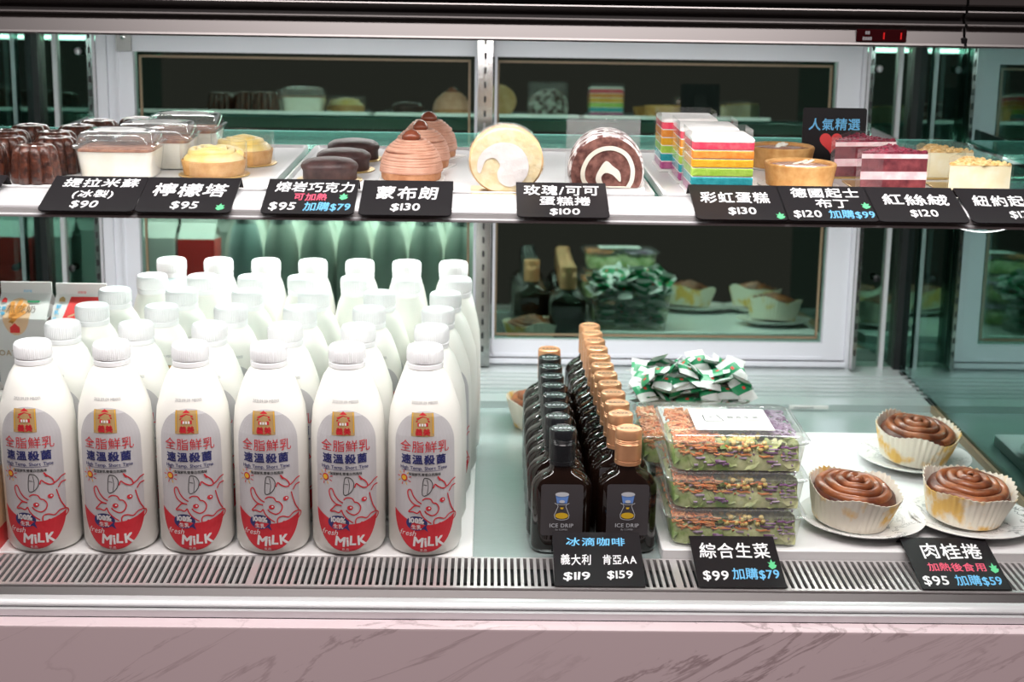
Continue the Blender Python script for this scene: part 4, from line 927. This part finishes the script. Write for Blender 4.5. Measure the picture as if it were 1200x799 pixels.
# --- coffee flasks
def make_flask(capm, label_print):
    t = thing('coffee_flask', '', 'coffee bottle')
    W, D = 0.0636, 0.0345
    def ring(w_, d_, z, r): return rr(0, 0, w_, d_, r, z, 6)
    b = MB().loft([ring(W * .88, D * .80, 0.0, 0.012), ring(W * .97, D * .95, 0.002, 0.0155), ring(W, D, 0.006, 0.0168), ring(W, D, 0.0680, 0.0168), ring(W * .985, D * .99, 0.0735, 0.0165), ring(W * .91, D * .95, 0.0790, 0.0158), ring(W * .78, D * .89, 0.0835, 0.0150), ring(0.0400, 0.0290, 0.0868, 0.0138), ring(0.0305, 0.0268, 0.0895, 0.0130), ring(0.0262, 0.0255, 0.0925, 0.0124), ring(0.0250, 0.0250, 0.0965, 0.0122), ring(0.0250, 0.0250, 0.1000, 0.0122)])
    b.build('bottle_body', M['coffee'], t, 50)
    MB().lathe([(0.0130, 0.0965), (0.0140, 0.0970), (0.0140, 0.1010), (0.0133, 0.1015), (0.0140, 0.1022), (0.0141, 0.1195), (0.0135, 0.1203), (0.0141, 0.1212), (0.0135, 0.1222), (0.0141, 0.1232), (0.0135, 0.1242), (0.0141, 0.1253), (0.0141, 0.1325), (0.0132, 0.1345), (0.0122, 0.1350), (0.0118, 0.1345), (0.0003, 0.1345)], 40).build('cap', M[capm], t, 25)
    mb = MB(); text_into(mb, 'KAVA', 0.0062, 0, -0.0022, 0, lambda u, v: Vector((u, v * 1.0, 0.1347)), 0.03)
    mb.build('cap_print', M['silver' if capm == 'cap_black' else 'brown_ink'], t, 0)
    if label_print:
        p = MB(); y0 = -D / 2 - 0.0002
        fn = lambda u, v: Vector((u, y0 - 0.00025, v + 0.0075)); f0 = lambda u, v: Vector((u, y0, v + 0.0125)); f3 = lambda u, v: Vector((u, y0 - 0.0005, v + 0.0075))
        poly_into(p, [(x, y) for x, y, z in rr(0, 0.0375, 0.0440, 0.0570, 0.003, 0, 5)], 0, f0)
        text_into(p, 'ICE DRIP', 0.0060, 0, 0.0232, 1, fn, 0.014, gap=0.16); text_into(p, 'By COFFEE', 0.0025, 0, 0.0198, 1, fn, 0.0, gap=0.12)
        poly_into(p, ell(0, 0.0600, 0.0072, 0.0026, 24), 1, f3)
        poly_into(p, [(-0.0068, 0.0590), (0.0068, 0.0590), (0.0052, 0.0500), (-0.0052, 0.0500)], 2, fn)
        poly_into(p, ell(0, 0.0520, 0.0030, 0.0017, 14), 1, f3)
        stroke_into(p, ell(0, 0.0505, 0.0074, 0.0019, 20, PI, 2 * PI), 0.0006, 1, f3)
        stroke_into(p, [(-0.0050, 0.0490), (-0.0040, 0.0465), (-0.0078, 0.0370), (-0.0070, 0.0335)], 0.0006, 1, fn); stroke_into(p, [(0.0050, 0.0490), (0.0040, 0.0465), (0.0078, 0.0370), (0.0070, 0.0335)], 0.0006, 1, fn)
        poly_into(p, ell(0, 0.0362, 0.0068, 0.0034, 24), 3, fn); stroke_into(p, ell(0, 0.0342, 0.0072, 0.0026, 20, PI, 2 * PI), 0.0006, 1, f3)
        poly_into(p, [(-0.0018, 0.0455), (0.0018, 0.0455), (0.0014, 0.0435), (-0.0014, 0.0435)], 3, fn)
        p.build('label', [M['cof_label'], M['silver'], M['icon_blue'], M['icon_yellow']], t, 0)
    return t
cu_pos = [(0.2115, 0.003), (0.2070, 0.0535), (0.2065, 0.0920), (0.2055, 0.1305), (0.2045, 0.1685), (0.2030, 0.2065), (0.2020, 0.2445), (0.2010, 0.2825), (0.2005, 0.3205), (0.2000, 0.3585), (0.1995, 0.3965), (0.1990, 0.4345)]
bk_pos = [(0.1425, 0.001), (0.1390, 0.0420), (0.1390, 0.0800), (0.1390, 0.1180), (0.1390, 0.1560), (0.1390, 0.1950), (0.1390, 0.2345), (0.1395, 0.2740)]
pcu = make_flask('cap_copper', True)
for k, (x, y) in enumerate(cu_pos):
    lab = 'dark coffee flask with copper cap, ' + ('at the front of the copper capped line' if k == 0 else ('last at the back of the copper capped line' if k == 11 else ordinal(k) + ' from the front of the copper capped line'))
    place(pcu, k, (x, y, ZD), lab, group='copper capped coffee flasks')
pbk = make_flask('cap_black', True)
for k, (x, y) in enumerate(bk_pos):
    lab = 'dark coffee flask with black cap, ' + ('at the front of the black capped line' if k == 0 else ordinal(k) + ' from the front of the black capped line')
    place(pbk, k, (x, y, ZD), lab, group='black capped coffee flasks')
o = copy_tree(pcu); o.location = (0.1405, 0.3130, ZD); o['label'] = 'dark coffee flask with copper cap ending the line of black capped flasks'

# --- salads
def make_salad():
    t = thing('salad_box', '', 'salad box', group='clear boxes of mixed salad')
    W, D, H = 0.148, 0.126, 0.0425
    def ring(w_, d_, z, r=0.014): return rr(0, 0, w_, d_, r, z, 6)
    MB().loft([ring(W * .88, D * .86, 0.0008), ring(W * .90, D * .88, 0.0), ring(W * .91, D * .89, 0.003), ring(W * .955, D * .945, 0.030), ring(W * .96, D * .95, 0.0335), ring(W * .995, D * .995, 0.0338), ring(W, D, 0.0352)], cap1=False).build('tub', M['plastic'], t, 30)
    l = MB().loft([ring(W + .001, D + .001, 0.0340), ring(W + .002, D + .002, 0.0362), ring(W - .003, D - .003, 0.0372), ring(W - .009, D - .009, 0.0366), ring(W - .012, D - .012, 0.0405), ring(W - .018, D - .018, 0.0410)], cap0=False).build('lid', M['plastic'], t, 30)
    p = MB(); p.box(-0.041, 0.041, -0.036, 0.036, 0.04105, 0.0413, 0); fn = lambda u, v: Vector((u, v, 0.0415))
    stroke_into(p, [(-0.028, -0.006), (-0.028, 0.013), (-0.0205, 0.006), (-0.013, 0.013), (-0.008, -0.006)], 0.0014, 1, fn, True)
    text_into(p, '綜合生菜', 0.0072, 0.014, 0.003, 1, fn, 0.0, gap=0.3)
    for x0, x1, y, m in ((0.000, 0.013, -0.003, 2), (0.017, 0.031, -0.004, 2), (0.000, 0.012, -0.0095, 1), (-0.028, -0.008, -0.0095, 1)): stroke_into(p, [(x0, y), (x1, y)], 0.0013, m, fn)
    p.build('sticker', [M['paper_matt'], M['ink_matt'], M['red_matt']], l, 0)
    rnd = random.Random(3)
    def top(x, y): return 0.0345
    # carrot shreds at the left
    mb = MB()
    for k in range(300):
        x, y, z = rnd.uniform(-0.064, -0.018), rnd.uniform(-0.054, 0.054), rnd.uniform(0.0325, 0.0355)
        if k > 255: y, z = -0.0540, rnd.uniform(0.019, 0.033)
        if k > 285: x = rnd.uniform(-0.06, 0.06)
        a, l_ = rnd.uniform(0, PI), rnd.uniform(0.008, 0.016); c = rnd.uniform(-0.004, 0.004)
        pts = [(max(-0.0655, x + math.cos(a) * s * l_ - math.sin(a) * c * (1 - 4 * s * s)), max(-0.0545, min(0.0545, y + math.sin(a) * s * l_ + math.cos(a) * c * (1 - 4 * s * s))), z + rnd.uniform(-.001, .001)) for s in (-.5, -.2, .2, .5)]
        mb.tube(pts, 0.0011, 5)
    tag(mb.build('shredded_carrot', M['carrot'], t, 60), kind='stuff')
    mb = MB()
    for k in range(280):
        x, y = rnd.uniform(0.014, 0.064), rnd.uniform(-0.030, 0.054); z = rnd.uniform(0.0325, 0.0355)
        if k > 235: x, y, z = rnd.uniform(-0.045, 0.064), -0.0540, rnd.uniform(0.008, 0.030)
        a, l_ = rnd.uniform(0, PI), rnd.uniform(0.008, 0.016); c = rnd.uniform(-0.005, 0.005)
        pts = [(min(0.0655, x + math.cos(a) * s * l_ - math.sin(a) * c * (1 - 4 * s * s)), max(-0.0545, min(0.0545, y + math.sin(a) * s * l_ + math.cos(a) * c * (1 - 4 * s * s))), z) for s in (-.5, -.2, .2, .5)]
        mb.tube(pts, 0.0011, 5)
    tag(mb.build('shredded_cabbage', M['cabbage'], t, 60), kind='stuff')
    mb = MB()
    def leaf(x, y, z, a, tilt, L, Wd, curl):
        X = Matrix.Translation((x, y, z)) @ Matrix.Rotation(a, 4, 'Z') @ Matrix.Rotation(tilt, 4, 'X')
        rows = []
        for i in range(7):
            s = i / 6; hw = Wd * math.sin(PI * (0.12 + 0.80 * s)) ** 0.7
            rows.append([X @ Vector((hw * j, L * (s - 0.5), curl * (j * j) * 0.5 + 0.0012 * math.sin(9 * s + 3 * j))) for j in (-1, -.5, 0, .5, 1)])
        for r in rows:
            for i, q in enumerate(r): r[i] = Vector((max(-0.0645, min(0.0645, q.x)), max(-0.0545, min(0.0545, q.y)), max(0.003, min(0.0335, q.z))))
        mb.loft(rows, 0, False, False, closed=False)
    for k in range(70):
        edge = k < 44
        if edge:
            sd = rnd.random()
            if sd < 0.55: x, y, a, tl = rnd.uniform(-0.060, 0.060), -0.048 + rnd.uniform(0, .004), rnd.uniform(-1.2, 1.2), rnd.uniform(0.8, 2.2)
            else: x, y, a, tl = rnd.choice((-1, 1)) * (0.060 - rnd.uniform(0, .003)), rnd.uniform(-0.045, 0.045), PI / 2 + rnd.uniform(-1, 1), rnd.uniform(0.8, 2.2)
            z = rnd.uniform(0.010, 0.027)
        else: x, y, z, a, tl = rnd.uniform(-0.055, 0.055), rnd.uniform(-0.05, 0.05), rnd.uniform(0.022, 0.0305), rnd.uniform(0, 6), rnd.uniform(-0.3, 0.3)
        leaf(x, y, z, a, tl, rnd.uniform(0.022, 0.042), rnd.uniform(0.006, 0.012), rnd.uniform(-0.012, 0.012))
    mb.loft([rr(0, 0, W * .86, D * .84, 0.012, 0.003, 4), rr(0, 0, W * .88, D * .86, 0.012, 0.020, 4), rr(0, 0, W * .80, D * .78, 0.012, 0.0255, 4)])
    tag(mb.build('lettuce', M['lettuce'], t, 80), kind='stuff')
    mb = MB()
    for k in range(26):
        x, y, z = rnd.uniform(-0.020, 0.030), rnd.uniform(-0.053, -0.022), 0.0325
        if k < 7: y, z = -0.0535, rnd.uniform(0.024, 0.031)
        mb.lathe([(0.001, -0.0025), (0.0026, -0.001), (0.003, 0.001), (0.0018, 0.0026), (0.0002, 0.003)], 8, X=Matrix.Translation((x, y, z)))
    tag(mb.build('corn_kernels', M['corn'], t, 60), kind='stuff')
    return t
p = make_salad(); HS = 0.0412
for k, (x, y, z, lb) in enumerate([(0.3235, 0.030, 0.010, 'clear salad box at the bottom of the front stack, behind its price tag'), (0.3230, 0.029, 0.010 + HS, 'clear salad box in the middle of the front stack'), (0.3215, 0.028, 0.010 + 2 * HS, 'clear salad box on top of the front stack, with white sticker in full view'),
                                   (0.3220, 0.164, 0.010, 'clear salad box at the bottom of the rear stack'), (0.3060, 0.1645, 0.010 + HS, 'clear salad box on top of the rear stack, peeping out behind the front stack')]):
    place(p, k, (x, y, z), lb)

# --- tub of sachets
t = thing('plastic_tub', 'clear plastic tub holding white and green sachets behind the salad boxes', 'tub', (0.318, 0.305, 0.010))
MB().loft([rr(0, 0, 0.118, 0.082, 0.010, 0.0005), rr(0, 0, 0.120, 0.084, 0.010, 0.0), rr(0, 0, 0.136, 0.098, 0.012, 0.070), rr(0, 0, 0.141, 0.103, 0.013, 0.0705), rr(0, 0, 0.141, 0.103, 0.013, 0.073)], cap1=False).build('tub_body', M['plastic'], t, 30)
def make_sachet():
    mb = MB(); W, L = 0.025, 0.034; rows = []; n, m = 6, 8
    for sgn in (1, -1):
        g = []
        for j in range(m + 1):
            v = j / m; g.append([(W * (i / n - .5), L * (v - .5), sgn * 0.0026 * (math.sin(PI * i / n) * math.sin(PI * min(1, max(0, (v - .1) / .8)))) ** 0.6 + sgn * 0.0002) for i in range(n + 1)])
        for j in range(m):
            for i in range(n):
                mi = 1 if (3 <= j <= 5) else 0
                if sgn > 0 and j == 4 and i == 3: mi = 2
                mb.add([g[j][i], g[j][i + 1], g[j + 1][i + 1], g[j + 1][i]], [[0, 1, 2, 3]], mi)
    o = mb.build('sauce_sachet', [M['sachet'], M['sachet_green'], M['red']], None, 50)
    return tag(o, 'small white dressing sachet with green patch, heaped in the clear tub behind the salads', 'sachet', 'dressing sachets heaped in the tub')
ps_ = make_sachet(); rnd = random.Random(21); k = 0
for lay, (nx, ny, z, sx, sy) in enumerate([(4, 3, 0.0140, 0.086, 0.048), (4, 3, 0.0270, 0.088, 0.050), (4, 3, 0.0400, 0.090, 0.052), (4, 3, 0.0530, 0.096, 0.056), (6, 4, 0.0690, 0.114, 0.072), (7, 4, 0.0810, 0.120, 0.072), (7, 4, 0.0920, 0.116, 0.062), (6, 2, 0.1010, 0.092, 0.036)]):
    for i in range(nx):
        for j in range(ny):
            o = ps_ if k == 0 else copy_tree(ps_); k += 1
            x = 0.318 + (i / (nx - 1) - .5) * sx + rnd.uniform(-.003, .003); y = 0.305 + ((j / (ny - 1) - .5) if ny > 1 else 0) * sy + rnd.uniform(-.003, .003)
            o.location = (x, y, 0.010 + z + rnd.uniform(-.002, .002)); tl = 0.25 if lay < 4 else 0.65
            o.rotation_euler = (rnd.uniform(0.1, tl + .25), rnd.uniform(-tl, tl) * 0.6, rnd.uniform(0, 6.28) if lay < 4 else rnd.choice((0, PI, 0, 1.57, -1.57)) + rnd.uniform(-.6, .6))

# --- plates and cinnamon buns
def make_plate():
    b = MB().lathe([(0.0003, 0.0022), (0.036, 0.0022), (0.044, 0.0035), (0.0655, 0.0105), (0.0678, 0.0118), (0.0680, 0.0126), (0.0668, 0.0128), (0.045, 0.0060), (0.037, 0.0047), (0.0003, 0.0045)], 64, cap0=False, cap1=False)
    b.lathe([(0.034, 0.0), (0.037, 0.0), (0.037, 0.0025), (0.034, 0.0025)], 48)
    return tag(b.build('dessert_plate', M['plate'], None, 40), '', 'plate', 'marbled white dessert plates')
def make_bun(seed=1, name='cinnamon_bun', rtop=0.0505):
    t = thing(name, '', 'bun', group='cinnamon buns in paper cups')
    fl = lambda a, r, z: 1 + 0.022 * math.cos(44 * a) * min(1, max(0, z / 0.006))
    n = 176
    def pring(r, z, amp=0.0): return [((r * fl(a, r, z)) * math.cos(a), (r * fl(a, r, z)) * math.sin(a), z + amp * math.cos(44 * a) + (0.003 * math.sin(3 * a + seed) + 0.002 * math.sin(5 * a) if z > 0.028 else 0)) for a in [2 * PI * i / n for i in range(n)]]
    MB().loft([pring(0.0395, 0.0003), pring(0.0405, 0.0), pring(0.0445, 0.016), pring(rtop - 0.002, 0.031), pring(rtop, 0.0370, 0.0009), pring(rtop - 0.0006, 0.0372, 0.0009), pring(rtop - 0.0026, 0.031), pring(0.0438, 0.016), pring(0.0399, 0.001)]).build('paper_cup', M['bun_paper'], t, 70)
    MB().lathe([(0.036, 0.002), (0.0425, 0.018), (0.0450, 0.028), (0.043, 0.0335), (0.030, 0.0385), (0.0003, 0.0435)], 48).build('dough_core', M['bun_dark'], t, 60)
    pts = []; rad = []; K = 190
    for k in range(K):
        s = k / (K - 1); a = 2 * PI * 3.8 * s + seed; r = 0.0400 * (1 - s) ** 0.95 + 0.001
        pts.append((r * math.cos(a) * 1.0, r * math.sin(a), 0.0325 + 0.0135 * s ** 0.8 + 0.0006 * math.sin(5 * a))); rad.append(0.0053 - 0.0006 * s if s > 0.03 else 0.0045 + 0.05 * s)
    mb = MB(); mb.tube(pts, rad, 12); mb.build('dough_spiral', M['bun'], t, 70)
    return t
pl = make_plate()
for k, (x, y, lb) in enumerate([(0.4735, 0.0400, 'marbled white plate under the left cinnamon bun, beside the salad boxes'), (0.5955, 0.0420, 'marbled white plate under the right front cinnamon bun'), (0.5885, 0.2400, 'marbled white plate under the rear cinnamon bun')]):
    place(pl, k, (x, y, 0.0102), lb, k * 1.4)
bp = make_bun(1)
for k, (x, y, rx, ry, rz, lb) in enumerate([(0.4590, 0.0360, 0.07, 0.10, 0.4, 'cinnamon bun in a paper cup on the left plate, beside the salad boxes'), (0.5880, 0.0480, 0.07, 0.08, 2.4, 'cinnamon bun in a paper cup on the right front plate'), (0.5870, 0.2400, 0.08, 0.07, 4.2, 'cinnamon bun in a paper cup on the rear plate')]):
    o = place(bp, k, (x, y, 0.0102 + 0.0105), lb); o.rotation_euler = (rx, ry, rz)
    o.rotation_euler = (Matrix.Rotation(ry, 3, 'Y') @ Matrix.Rotation(rx, 3, 'X') @ Matrix.Rotation(rz, 3, 'Z')).to_euler()
o = copy_tree(bp); o.location = (0.140, 0.4200, ZD); o.rotation_euler = (0, 0, 1.0); o['label'] = 'cinnamon bun in a paper cup standing behind the black capped flasks'
